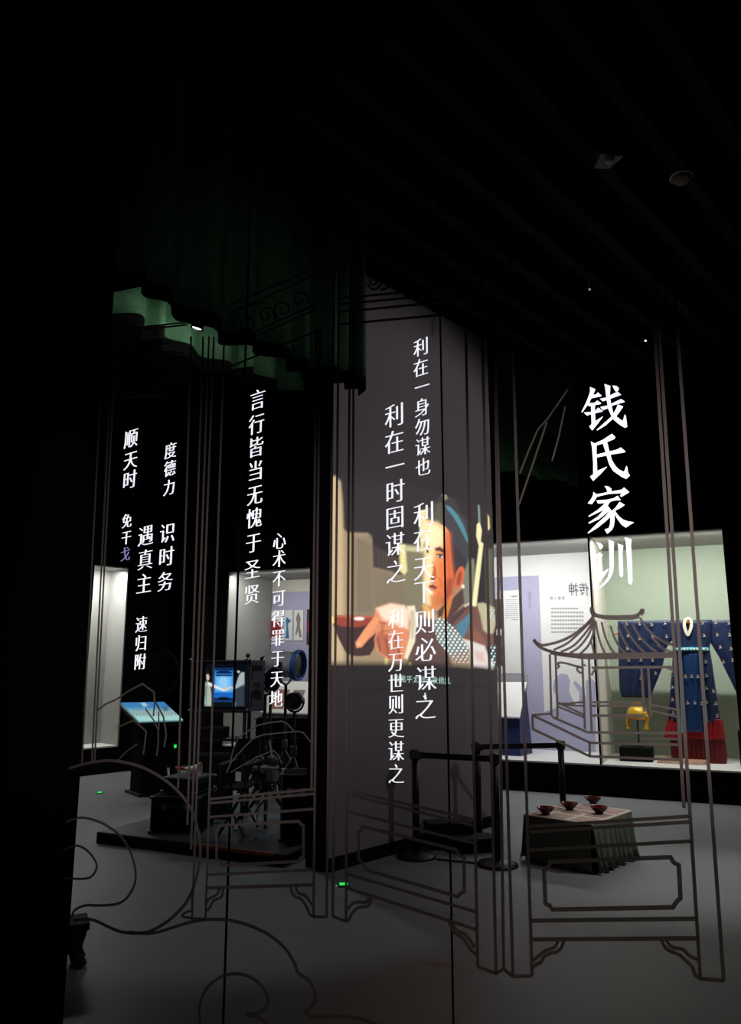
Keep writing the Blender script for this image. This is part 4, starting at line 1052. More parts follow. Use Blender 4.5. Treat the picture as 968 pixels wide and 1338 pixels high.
# information kiosk with a blue picture
N0, N1, F1, F0 = at_z(182, 942, .9), at_z(239, 940, .9), at_z(214, 917, 1.09), at_z(158, 918, 1.09)
kc = (N0 + N1 + F0 + F1) / 4
t = thing('information_kiosk', 'black information kiosk with a tilted bright blue picture panel', 'kiosk', (kc.x, kc.y, 0))
lo = lambda p: (p.x - kc.x, p.y - kc.y, p.z)
up = (N1 - N0).cross(F0 - N0).normalized()
if up.z < 0: up = -up
def grow(k): return [kc + (p - kc) * k for p in (N0, N1, F1, F0)]
MB().hexa([lo(p - up * .07) for p in grow(1.03)], [lo(p - up * .024) for p in grow(1.03)]).build('panel_housing', M_metalblack, t, bevel=.006)
nu, nv = 70, 40; vs = []; 
for j in range(nv):
    for i in range(nu):
        u, v = i / (nu - 1), j / (nv - 1); p = (N0 * (1 - u) + N1 * u) * (1 - v) + (F0 * (1 - u) + F1 * u) * v; vs.append(p)
px_, py_ = project(np.array([p.x for p in vs]), np.array([p.y for p in vs]), np.array([p.z for p in vs]))
def tc_(l): return aff(90, 700, .1944, l)
TL = [(tc_([(340, 1110), (640, 1110), (700, 1165), (390, 1165)]), (52, 132, 196), 3), (tc_([(380, 1160), (690, 1160), (700, 1180), (410, 1180)]), (120, 176, 190), 3),
      (tc_([(400, 1180), (700, 1176), (740, 1215), (440, 1218)]), (112, 150, 156), 2, 1.0), (tc_([(400, 1176), (700, 1172), (740, 1215), (440, 1218)]), (190, 214, 208), 1, .8, tex_n),
      (tc_([(440, 1212), (740, 1208), (790, 1250), (460, 1250)]), (170, 226, 220), 2), (tc_([(480, 1125), (510, 1122), (530, 1140), (505, 1150)]), (180, 215, 225), 1.5), (tc_([(620, 1150), (660, 1148), (670, 1175), (640, 1178)]), (60, 110, 130), 2)]
colr = paint(px_, py_, TL, (48, 126, 190))
me = bpy.data.meshes.new('screen'); vv = [lo(p) for p in vs]; n = len(vv)
fs = [(j * nu + i, j * nu + i + 1, (j + 1) * nu + i + 1, (j + 1) * nu + i) for j in range(nv - 1) for i in range(nu - 1)]
vv += [lo(p - up * .03) for p in (N0, N1, F1, F0)]; fs += [(n + 3, n + 2, n + 1, n), (n, n + 1, nu - 1, 0), (n + 1, n + 2, nv * nu - 1, nu - 1), (n + 2, n + 3, (nv - 1) * nu, nv * nu - 1), (n + 3, n, 0, (nv - 1) * nu)]
me.from_pydata(vv, [], fs); me.materials.append(picture_mat('kiosk glow', (20, 24, 28), .85))
ca = me.color_attributes.new('picture', 'FLOAT_COLOR', 'POINT'); full = np.zeros((len(vv), 4), np.float32); full[:n, :3] = colr; full[:, 3] = 1; ca.data.foreach_set('color', full.ravel())
o = bpy.data.objects.new('screen', me); C.objects.link(o); o.parent = t; o['label'] = 'bright blue landscape picture'
g = [lo(p) for p in grow(.55)]
MB().hexa([(x, y, .03) for x, y, z in g], [(x, y, z - .072) for x, y, z in g]).build('pedestal', M_black, t)
MB().hexa([(x * 1.3, y * 1.3, 0) for x, y, z in g], [(x * 1.3, y * 1.3, .03) for x, y, z in g]).build('foot_plate', M_metalblack, t)

# film reel standing in the dark behind the kiosk
rc = at_y(205, 880, 11.2)
t = thing('film_reel', 'big dark spoked film reel standing behind the kiosk', 'film reel', (rc.x, rc.y, 0))
M_reel = mat('dark violet metal', (8, 7, 13), .85, spec=.05)
rr = .36; mb = MB()
mb.lathe([(rr, -.02), (rr, .02), (rr * .92, .02), (rr * .92, -.02), (rr, -.02)], (0, 0, rc.z), (.3, 1, 0), 48); mb.build('outer_rim', M_reel, t, True)
MB().lathe([(.001, -.03), (rr * .3, -.03), (rr * .3, .03), (.001, .03)], (0, 0, rc.z), (.3, 1, 0), 30).build('hub', M_reel, t)
axv = Vector((.3, 1, 0)).normalized(); u = axv.cross(Vector((0, 0, 1))).normalized()
for k in range(8):
    a = math.pi * k / 4 + .2; d = u * math.cos(a) + Vector((0, 0, 1)) * math.sin(a); s2 = u * -math.sin(a) + Vector((0, 0, 1)) * math.cos(a); o_ = Vector((0, 0, rc.z))
    q1 = [o_ + d * rr * .28 - s2 * .03, o_ + d * rr * .28 + s2 * .03, o_ + d * rr * .94 + s2 * .075, o_ + d * rr * .94 - s2 * .075]
    MB().hexa([p - axv * .01 for p in q1], [p + axv * .01 for p in q1]).build('spoke', M_reel, t)
MB().hexa([(-.2, -.12, 0), (.2, -.12, 0), (.2, .12, 0), (-.2, .12, 0)], [(-.05, -.03, rc.z - rr * .9), (.05, -.03, rc.z - rr * .9), (.05, .03, rc.z - rr * .9), (-.05, .03, rc.z - rr * .9)]).build('stand', M_black, t)

# green floor markers
def marker(px, py, label, w=.05, white=False, z=0.0):
    p = at_z(px, py, z); t = thing('floor_indicator', label, 'indicator light', p, R(8), 'green floor indicator lights')
    MB().box(-w - .01, w + .01, -.03, .03, 0, .012).build('marker_housing', M_metalblack, t, bevel=.003)
    MB().box(-w, w, -.02, .02, .012, .02).build('green_light', M_led, t)
    return t
marker(130, 1037, 'green floor indicator on the floor left of the flight cases', .026)
t = marker(449, 1158, 'green floor indicator by the left corner of the projection wall', .03)
MB().lathe([(.001, .006), (.008, .0), (.008, -.0)], (-.055, -.03, .012)).build('white_dot', M_lampdim, t)
p = at_y(229, 975, 9.25)
t = thing('wall_indicator', 'tiny green indicator light on a box below the kiosk', 'indicator light', (p.x, p.y, 0))
MB().box(-.05, .05, 0, .1, 0, p.z + .03).build('box_body', M_black, t)
MB().box(-.014, .014, -.006, 0, p.z - .018, p.z + .018).build('green_light', M_led, t)

# ================================================================== ROPE POSTS, STEP BOXES, TABLE, STOOL
def stanchion(p, label, to=None, toff=None):
    t = thing('belt_stanchion', label, 'stanchion', (p.x, p.y, 0), 0, 'black belt stanchions by the projection wall')
    MB().lathe([(.001, 0), (.165, 0), (.165, .012), (.15, .028), (.06, .04), (.036, .05), (.001, .05)], (0, 0, 0), (0, 0, 1), 36).build('base', M_metalblack, t, True)
    MB().tube([(0, 0, .045), (0, 0, .79)], .03, 20).build('post', M_metalblack, t, True)
    MB().lathe([(.03, .78), (.042, .785), (.044, .85), (.038, .862), (.001, .866)], (0, 0, 0), (0, 0, 1), 20).build('head', M_metalblack, t, True)
    if to is not None:
        d = to - p; n = Vector((-d.y, d.x, 0)).normalized() * .003; k = d.normalized() * .04; d2 = d - k
        a = [(k - n), (d2 - n), (d2 + n), (k + n)]
        MB().hexa([(q_.x, q_.y, .795) for q_ in a], [(q_.x, q_.y, .843) for q_ in a]).build('belt', M_rubber, t, label='black webbing belt')
        MB().box(-.05, .05, -.05, .05, .79, .85).build('belt_cassette', M_metalblack, t, bevel=.006)
    return t
s1, s3 = at_z(544, 1120), at_z(650, 1131); s2, s4 = at_z(623, 970, .86), at_z(732, 968, .86)
for v in (s2, s4): v.z = 0
stanchion(s1, 'belt stanchion standing closest to the left end of the screen', s3)
stanchion(s3, 'belt stanchion between the step boxes and the draped table', None)
stanchion(s2, 'belt stanchion behind the step boxes at the screen wall', s4)
stanchion(s4, 'belt stanchion behind the draped table before the showcase', None)

def step_box(label, p, w, d, h, rz):
    t = thing('step_box', label, 'step box', p, rz, 'black step boxes by the screen')
    MB().box(0, w, 0, d, .012, h - .016).build('box_body', M_black, t, bevel=.004)
    MB().box(-.008, w + .008, -.008, d + .008, h - .016, h).build('box_top', mat('dark grey carpet', (36, 36, 36), .95, noise=.3, nscale=60), t, bevel=.004)
    MB().box(.02, w - .02, .02, d - .02, 0, .012).build('plinth', M_rubber, t)
b1 = at_z(562, 1112); step_box('larger black step box beside the first belt stanchion', b1, .40, .19, .22, R(12))
b2 = at_z(600, 1117); step_box('lower black step box behind the second floor stanchion', b2, .34, .22, .12, R(12))
cab = [at_z(571, 1124), at_z(590, 1126), at_z(612, 1128), at_z(632, 1131)]
mb = MB().tube(spline([(p.x, p.y, .008) for p in cab], 4), .007, 8)
prop(mb.build('floor_cable', M_rubber, None, True), 'black cable lying on the floor before the step boxes', 'cable')

# draped table with bowls
TC = at_z(775, 1142); TR = at_z(827, 1119); TLf = at_z(683, 1127)
u = (TR - TC); wid = u.length; ang = math.atan2(u.y, u.x); dep = abs((TLf - TC).dot(Vector((-math.sin(ang), math.cos(ang), 0))))
TH = at_y(775, 1076, TC.y).z
t = thing('draped_table', 'low table under a grey green pleated cloth and patchwork top', 'table', TC, ang)
MB().box(.03, wid - .03, .03, dep - .03, 0, TH - .02).build('table_box', M_black, t)
M_drape = mat('grey green table cloth', (82, 87, 76), .9, noise=.25, nscale=18)
def skirt(path_len, fn, folds, amp, seedv):
    """wavy hanging cloth; fn(s, out) -> (x, y)"""
    mb = MB(); n = 90; vs = []; zz = [TH - .012, TH * .8, TH * .5, TH * .22, .012]
    rnd = random.Random(seedv)
    for sd in (0, .006):
        for j, z in enumerate(zz):
            k = j / (len(zz) - 1)
            for i in range(n + 1):
                s_ = path_len * i / n
                out = .012 + k * (.02 + amp * (.5 + .5 * math.sin(2 * math.pi * folds * i / n + 1.1 * math.sin(i * .13)))) - sd
                x, y = fn(s_, out); vs.append((x, y, z + (.02 * math.sin(i * .35) if j == 4 else 0) if z > .02 else max(.004, .012 + .012 * math.sin(i * .35))))
    m = n + 1; o = m * len(zz); fs = []
    for j in range(len(zz) - 1):
        for i in range(n):
            a = j * m + i; fs += [(a, a + 1, a + m + 1, a + m), (o + a, o + a + m, o + a + m + 1, o + a + 1)]
    for i in range(n): fs += [(i, o + i, o + i + 1, i + 1), ((len(zz) - 1) * m + i, (len(zz) - 1) * m + i + 1, o + (len(zz) - 1) * m + i + 1, o + (len(zz) - 1) * m + i)]
    for j in range(len(zz) - 1):
        fs += [(j * m, (j + 1) * m, o + (j + 1) * m, o + j * m), (j * m + n, o + j * m + n, o + (j + 1) * m + n, (j + 1) * m + n)]
    return mb.add(vs, fs)
skirt(wid, lambda s_, o_: (s_, -o_), 8, .055, 1).build('cloth_drop', M_drape, t, True, label='pleated cloth drop on the lit side')
skirt(dep, lambda s_, o_: (-o_ * .6, s_), 3, .02, 2).build('cloth_drop', M_drape, t, True)
skirt(wid, lambda s_, o_: (s_, dep + o_), 7, .04, 3).build('cloth_drop', M_drape, t, True)
skirt(dep, lambda s_, o_: (wid + o_, s_), 5, .05, 4).build('cloth_drop', M_drape, t, True)
MB().box(-.012, wid + .012, -.014, dep + .012, TH - .012, TH).build('cloth_top', mat('cream cloth', (216, 206, 186), .85, noise=.12, nscale=30), t, bevel=.004)
mb = MB(); cw, cd_ = wid / 3.0, dep / 2.6
for i in range(3):
    for j in range(3):
        x0, y0 = i * cw + .02, j * cd_ + .015; x1, y1 = min(x0 + cw - .07, wid - .02), min(y0 + cd_ - .06, dep - .02)
        if y1 - y0 > .03: mb.box(x0, x1, y0, y1, TH, TH + .003)
mb.build('pink_patches', mat('dusty pink cloth', (190, 158, 150), .85, noise=.15, nscale=30), t, label='dusty pink patchwork squares')
M_lacq2 = mat('dark lacquer outside', (58, 16, 12), .2)
def bowl(px, py, label):
    p = at_z(px, py, TH + .003)
    t = thing('lacquer_bowl', label, 'bowl', p, 0, 'dark red lacquer bowls on the draped table'); r = .074
    MB().lathe([(.001, .012), (.03, .012), (.034, 0), (.03, 0), (.034, .012), (.052, .026), (r, .052), (r + .001, .056)], (0, 0, 0), (0, 0, 1), 32).build('outer_bowl', M_lacq2, t, True)
    MB().lathe([(r + .001, .056), (r - .005, .054), (.05, .03), (.03, .018), (.001, .016)], (0, 0, 0), (0, 0, 1), 32).build('inner_bowl', M_lacq, t, True)
for px, py, lb in ((713, 1064, 'dark red bowl at the left corner of the draped table'), (744, 1058, 'dark red bowl second from the table left corner'), (775, 1050, 'dark red bowl standing at the back corner of the table'), (783, 1063, 'dark red bowl near the front edge of the table')):
    bowl(px, py, lb)

# low wooden stool at the lower left
ft = at_z(105, 1262); HT = at_y(118, 1206, ft.y - .03).z
sc = at_z(118, 1206, HT); sa = R(24); SL, SD = .62, .2
t = thing('low_stool', 'low dark wooden stool with curved legs by the black end pillar', 'stool', (sc.x, sc.y, 0), sa)
MB().box(-SL, 0, 0, SD, HT - .038, HT).build('seat_top', M_darkwood, t, bevel=.008)
MB().box(-SL + .03, -.03, .02, SD - .02, HT - .15, HT - .038).build('apron', M_darkwood, t)
for x in (-.055, -SL + .055):
    for y in (.045, SD - .045):
        sx = 1 if x > -.2 else -1; sy = -1 if y < SD / 2 else 1
        pts = [(x, y, HT - .05), (x + .002 * sx, y, HT * .72), (x - .010 * sx, y - .004 * sy, HT * .45), (x - .004 * sx, y, .06), (x + .012 * sx, y + .008 * sy, .024), (x + .024 * sx, y + .012 * sy, .0)]
        MB().tube(spline(pts, 4), [.046 - .0012 * k if k < 10 else .034 + .0003 * (k - 10) for k in range(21)], 12).build('leg', M_darkwood, t, True)

# ================================================================== PRINTED DRAWINGS AND GLOWING INSCRIPTIONS ON THE GLASS
def on_glass(name, label, cat, mb, m, group):
    xs = [p[0] for p in mb.v]; zs = [p[2] for p in mb.v]; cx, cz = (min(xs) + max(xs)) / 2, min(zs)
    mb.v = [(x - cx, y, z - cz) for x, y, z in mb.v]
    o = mb.build(name, m); o.location = G.w(cx, 0, cz); o.rotation_euler = (0, 0, G.a)
    return prop(o, label, cat, group)
LW_ = .009
def gl_(pts): return [G.px(x, y, -.002) for x, y in pts]
class Draw(MB):
    def l(s, pts, w=1.0, curve=0, closed=False):
        if curve: pts = spline(pts, curve, closed)
        return s.ribbon(gl_(pts), LW_ * w, -.0035, -.0008, closed)
def ext(x0, y0, x1, y1, y): return (x0 + (x1 - x0) * (y - y0) / (y1 - y0), y)
def vert(d, x0, y0, x1, y1, ya=None, yb=None, w=1.0):
    a = ext(x0, y0, x1, y1, y0 if ya is None else ya); b = ext(x0, y0, x1, y1, y1 if yb is None else yb)
    d.l([a, b], w)
GR = 'line drawings printed on the glass'
def curl(d, cx, cy, r, turns=1.4, a0=0, sg=1, sx=1.0, w=.8):
    pts = []
    for k in range(22):
        t_ = k / 21; a = a0 + sg * 2 * math.pi * turns * t_; q = r * (1 - .8 * t_)
        pts.append((cx + q * sx * math.cos(a), cy + q * math.sin(a)))
    d.l(pts, w)
# right screen leaf
d = Draw()
vert(d, 675, 620, 695, 1275, 330); vert(d, 870.5, 680, 893.6, 1056, 330); vert(d, 877, 680, 901.6, 1066, 330); vert(d, 902.7, 680, 945.5, 1281, 330)
d.l([(901.6, 1066), (915, 1279), (945.5, 1281)])
d.l([(692, 1080), (901, 1066.5)]); d.l([(692.5, 1087), (901, 1074)]); d.l([(692.5, 1110.6), (903.5, 1099)])
d.l([(718.7, 1126), (876, 1120), (880, 1127), (886.8, 1130.5), (889, 1173.6), (884, 1178), (879, 1185.5), (721.7, 1188.5), (718, 1183), (712.7, 1181), (710.6, 1138), (716.5, 1133)], 1.25, closed=True)
d.l([(695, 1203), (910.6, 1200.4)], 1.2); d.l([(695.5, 1227.5), (912.5, 1226)], 1.2)
d.l([(736.5, 1229), (733, 1239), (726, 1244), (718.7, 1245.5), (711, 1249.5), (707, 1257), (699, 1261), (695, 1266)], 1, 3); d.l([(729, 1229), (725, 1237), (712.7, 1242), (705, 1248), (696, 1255)], 1, 3)
d.l([(864.5, 1229), (869, 1238), (876, 1243), (888, 1248), (897, 1256), (904, 1263), (908, 1274), (917, 1279)], 1, 3); d.l([(870, 1228), (878, 1237.6), (893, 1240.6), (899, 1248), (912, 1254)], 1, 3)
on_glass('folding_screen_drawing', 'outline of the right folding screen leaf around the pavilion drawing', 'line drawing', d, M_line, GR)
# middle screen leaf
d = Draw()
vert(d, 612, 620, 624, 1263, 300); vert(d, 634, 620, 648, 1272, 300); vert(d, 649, 620, 658, 1266, 300); vert(d, 651, 620, 670, 1275, 300)
vert(d, 433, 640, 429, 990, 300, 1197); vert(d, 440, 660, 434.6, 1197, 300); vert(d, 455.5, 660, 452, 1204, 330); vert(d, 461, 660, 459, 1035, 330)
d.l([(434.6, 1197), (452, 1204), (456, 1202)]); d.l([(624, 1263), (648, 1272), (658, 1266), (670, 1276), (695, 1275)])
d.l([(459, 1034), (621.5, 1071.5)]); d.l([(453.5, 1038), (621.5, 1079.5)]); d.l([(453.5, 1060.4), (622.5, 1102.5)])
d.l([(474, 1080), (596, 1110), (600, 1117), (606, 1120), (606.5, 1165), (602, 1167), (598, 1171.5), (479, 1137), (473, 1127), (468.4, 1122), (468.4, 1087), (472, 1085)], 1.1, closed=True)
d.l([(453, 1142), (623, 1192)]); d.l([(452.5, 1160), (623.5, 1215)])
d.l([(454, 1188), (460, 1181), (467, 1178.5), (478, 1179), (482, 1173)], 1, 3); d.l([(456, 1202), (459.5, 1194), (468, 1186), (481, 1184), (485, 1174)], 1, 3)
d.l([(587, 1205), (593, 1218), (606, 1227), (614, 1240), (623, 1248)], 1, 3); d.l([(590, 1207), (597, 1216), (609, 1222), (620, 1238)], 1, 3)
for a, b in (((441, 390), (628, 373)), ((441, 398), (628, 380)), ((441, 408), (628, 390)), ((441, 424), (628, 407))): d.l([a, b])
d.l([(481, 362), (490, 358), (498, 364), (496, 374), (487, 378), (480, 371)], .9, 4); curl(d, 489, 368, 8, 1.1, -.6, -1)
d.l([(497, 379), (506, 376), (512, 368), (520, 370), (524, 378)], .9, 4)
on_glass('folding_screen_drawing', 'outline of the middle folding screen leaf over the projected film', 'line drawing', d, M_line, GR)
# left screen leaf
d = Draw()
vert(d, 245, 604, 238, 845, 440, 1030); vert(d, 259, 640, 246, 1040, 440, 1078); vert(d, 266, 640, 252, 1040, 440, 1110); vert(d, 272, 640, 258, 1010, 440, 1190)
vert(d, 287.6, 610, 268.5, 1200, 440); vert(d, 411, 660, 407, 1034, 430); vert(d, 415.6, 660, 409.5, 1198, 430)
d.l([(251, 1166), (251, 1200.5), (268.5, 1200.5)]); d.l([(409.5, 1198), (428, 1198)]); d.l([(251, 1190), (243, 1192), (238, 1197), (251, 1200)], .9, 3)
d.l([(274, 1044), (411, 1031)]); d.l([(273.8, 1049.5), (411, 1037)]); d.l([(273, 1067.6), (409.5, 1057)])
d.l([(288, 1078.6), (390.7, 1073), (393, 1077), (396.5, 1078.6), (396.5, 1119), (393, 1121), (390.7, 1125.5), (289.4, 1130.7), (287, 1125), (283, 1123.5), (283, 1084.4), (286, 1083)], 1.1, closed=True)
d.l([(270.6, 1143), (409.5, 1136.5)]); d.l([(269, 1160.5), (409.5, 1156)], 1.2)
d.l([(292, 1161), (289, 1172), (279, 1177), (273.5, 1187), (268, 1190)], 1, 3); d.l([(287, 1161), (283, 1169), (275, 1173), (269, 1180)], 1, 3)
d.l([(379, 1158), (383.5, 1170), (393.6, 1175), (401, 1186), (405, 1195), (411, 1198)], 1, 3); d.l([(386, 1158), (390, 1167), (399, 1170.5), (408, 1183)], 1, 3)
for a, b in (((297, 400), (412, 350)), ((298, 410), (412, 360)), ((317, 440), (412, 398)), ((317, 447), (412, 405)), ((294, 482), (413, 433))): d.l([a, b], .9)
d.l([(306, 440), (305, 425), (312, 408), (330, 398), (345, 395)], .8, 4); curl(d, 325, 425, 12, 1.3, 2, 1); curl(d, 348, 412, 12, 1.3, .5, -1); curl(d, 370, 405, 13, 1.3, 2, 1); curl(d, 392, 392, 12, 1.2, .5, -1)
on_glass('folding_screen_drawing', 'outline of the left folding screen leaf before the film equipment', 'line drawing', d, M_line, GR)
# far left leaf
d = Draw()
vert(d, 124, 661, 107, 1000, 430); vert(d, 136.5, 661, 120, 996, 430); vert(d, 140.5, 661, 123.5, 996, 430)
for a, b in (((150, 431), (245, 421)), ((152, 435), (245, 424)), ((150, 456), (222, 449)), ((160, 520), (214, 516))): d.l([a, b], .8)
d.l([(180, 463), (228, 460), (240, 464), (243, 478), (241, 492), (232, 499), (196, 502)], .8, 3); d.l([(186, 468), (226, 465), (235, 470), (236, 488), (228, 494), (210, 496)], .8, 3)
curl(d, 225, 477, 10, 1.3, .5, -1); curl(d, 205, 476, 9, 1.3, 2, 1)
on_glass('folding_screen_drawing', 'narrow outline of the far left screen leaf over the grey showcase', 'line drawing', d, M_line, GR)

# pavilion
d = Draw(); pc = lambda l: aff(680, 780, .2583, l)
def pv(l, w=1.0, c=0, closed=False): d.l(pc(l), w * .72, c, closed)
pv([(362, 58), (368, 78), (385, 92), (430, 99), (500, 100), (570, 97), (600, 86), (618, 64)], 1.5, 4); pv([(372, 96), (430, 110), (500, 112), (570, 110), (602, 100)], .8, 4)
pv([(362, 52), (360, 70), (372, 100)], 1.8, 3); pv([(606, 88), (614, 80), (617, 60)], 2.0, 3)
pv([(368, 100), (330, 142), (270, 190), (200, 224), (130, 242), (95, 240), (66, 216)], 1.3, 4)
pv([(66, 216), (95, 250), (140, 272), (215, 290), (330, 300), (500, 297), (600, 295), (775, 292)], 1.5, 4); pv([(118, 262), (190, 282), (300, 290), (420, 288), (600, 286), (775, 284)], .9, 4)
pv([(150, 285), (230, 298), (340, 310), (500, 308), (775, 302)], 1.1, 4)
for l in ([(360, 118), (310, 170), (240, 232), (168, 268)], [(362, 130), (330, 180), (270, 245), (205, 278)], [(364, 142), (345, 190), (300, 250), (250, 285)], [(368, 110), (372, 150), (362, 205), (340, 250), (300, 290)]): pv(l, 1.0, 4)
for l in ([(380, 120), (392, 190), (410, 250), (425, 284)], [(410, 128), (425, 190), (450, 250), (478, 286)], [(455, 145), (475, 205), (505, 260), (532, 284)], [(492, 150), (515, 205), (550, 260), (585, 284)], [(525, 140), (560, 205), (600, 255), (632, 284)], [(562, 130), (600, 195), (650, 250), (690, 278)], [(604, 105), (640, 160), (700, 212), (770, 240)], [(660, 200), (710, 250), (735, 276)]): pv(l, .9, 4)
pv([(700, 212), (740, 234), (772, 242)], 1.2); pv([(692, 245), (735, 268), (770, 280)], .9)
pv([(358, 225), (366, 262), (372, 285)], .8)
for a, b in (((148, 290), (156, 598)), ((177, 294), (188, 608)), ((312, 312), (326, 668)), ((346, 314), (360, 682)), ((612, 362), (626, 580)), ((646, 362), (660, 600))): pv([a, b], 1.0)
pv([(156, 598), (168, 612), (188, 608)], .9); pv([(188, 344), (196, 332), (230, 336), (280, 350), (310, 358)], 1.0, 3); pv([(186, 362), (196, 350), (188, 340)], .8); pv([(310, 358), (290, 352), (288, 370), (300, 382), (314, 384)], 1.0, 3); pv([(330, 350), (320, 340)], .8)
pv([(360, 358), (770, 354)], 1.2); pv([(360, 396), (372, 372), (384, 366)], .9, 3); pv([(740, 360), (765, 368), (775, 385)], .9, 3)
pv([(188, 540), (240, 540), (325, 530)], 1.0); pv([(215, 545), (325, 552)], .9); pv([(192, 536), (325, 598)], .9); pv([(192, 556), (325, 610)], .9)
pv([(362, 533), (625, 531)], 1.0); pv([(362, 551), (625, 549)], 1.0); pv([(364, 600), (628, 600)], 1.1); pv([(660, 545), (790, 570)], .9); pv([(664, 575), (790, 605)], .9)
pv([(60, 598), (156, 590)], 1.0); pv([(60, 598), (352, 738), (800, 748)], 1.1); pv([(176, 614), (340, 685), (800, 688)], 1.1); pv([(60, 598), (62, 668), (350, 806), (805, 824)], 1.1); pv([(350, 738), (350, 806)], 1.0); pv([(620, 716), (740, 716), (800, 720)], .8)
on_glass('pavilion_drawing', 'line drawing of a pavilion with upturned eaves on the glass', 'line drawing', d, M_line, GR)

# clouds
d = Draw(); c1 = lambda l: aff(70, 980, .2789, l); c2 = lambda l: aff(60, 1000, .4442, l)
d.l(c1([(60, 92), (85, 82), (180, 58), (280, 50), (400, 75), (500, 125), (580, 190), (640, 270), (675, 370), (688, 470), (670, 590), (630, 700), (550, 790), (460, 845), (400, 858), (320, 852), (250, 825), (190, 797), (130, 793), (95, 800)]), 1.3, 5)
d.l(c1([(83, 790), (100, 750), (150, 728), (220, 728), (300, 720), (345, 690), (375, 640), (385, 580), (365, 490), (320, 410), (250, 355), (180, 325), (120, 318), (60, 338)]), 1.1, 5)
d.l(c1([(40, 475), (100, 448), (150, 465), (190, 510), (202, 550), (180, 590), (140, 603), (40, 600)]), 1.0, 5)
on_glass('cloud_drawing', 'curling cloud outline on the glass beside the black end pillar', 'line drawing', d, M_line, GR)
d = Draw()
d.l(c2([(245, 490), (290, 495), (330, 490), (380, 475), (440, 458), (510, 453), (580, 465), (650, 495), (700, 535), (730, 580), (742, 610), (775, 635), (793, 680), (780, 710), (762, 728), (790, 740), (850, 738), (920, 745), (990, 770)]), 1.2, 5)
d.l(c2([(470, 800), (455, 761), (452, 710), (470, 660), (510, 625), (560, 613), (610, 628), (645, 665), (652, 700), (630, 725), (590, 732), (630, 745), (665, 775)]), 1.1, 5)
on_glass('cloud_drawing', 'long cloud outline low on the glass above a round curl', 'line drawing', d, M_line, GR)
# hills
d = Draw(); h1 = lambda l: aff(90, 700, .1944, l); h2 = lambda l: aff(240, 840, .18595, l)
d.l(h1([(190, 1175), (250, 1130), (320, 1100), (400, 1045), (495, 995), (570, 1050), (578, 1110), (610, 1170), (635, 1215), (655, 1337), (640, 1420)]), .8); d.l(h1([(572, 1080), (575, 1130), (568, 1215)]), .7)
d.l(h1([(515, 1165), (570, 1240), (602, 1310), (600, 1400), (590, 1480)]), .6); d.l(h1([(603, 1180), (605, 1300)]), .6); d.l(h1([(325, 1290), (440, 1238), (520, 1315), (510, 1400), (500, 1470)]), .7); d.l(h1([(330, 1510), (400, 1440), (460, 1400)]), .5)
on_glass('hill_drawing', 'angular hill outline on the glass over the kiosk', 'line drawing', d, M_line, GR)
d = Draw()
d.l(h2([(300, 910), (340, 830), (420, 740), (490, 670), (560, 645), (700, 630), (800, 622), (840, 630), (895, 700)]), .5); d.l(h2([(420, 640), (520, 580), (600, 560), (690, 550), (730, 570), (775, 620)]), .5); d.l(h2([(330, 910), (430, 850), (520, 800), (630, 755), (665, 790), (690, 850)]), .4); d.l(h2([(320, 880), (345, 760), (385, 660), (420, 640)]), .4)
on_glass('hill_drawing', 'fine hill outline on the glass below the cased monitor', 'line drawing', d, M_line, GR)
d = Draw(); k3 = lambda l: aff(640, 480, .3388, l)
d.l(k3([(115, 410), (150, 320), (185, 240), (225, 195), (300, 85)]), .6); d.l(k3([(112, 530), (165, 375), (220, 210)]), .6); d.l(k3([(240, 360), (265, 270), (290, 150)]), .5)
on_glass('branch_drawing', 'slender branch lines on the glass left of the large title', 'line drawing', d, M_line, GR)

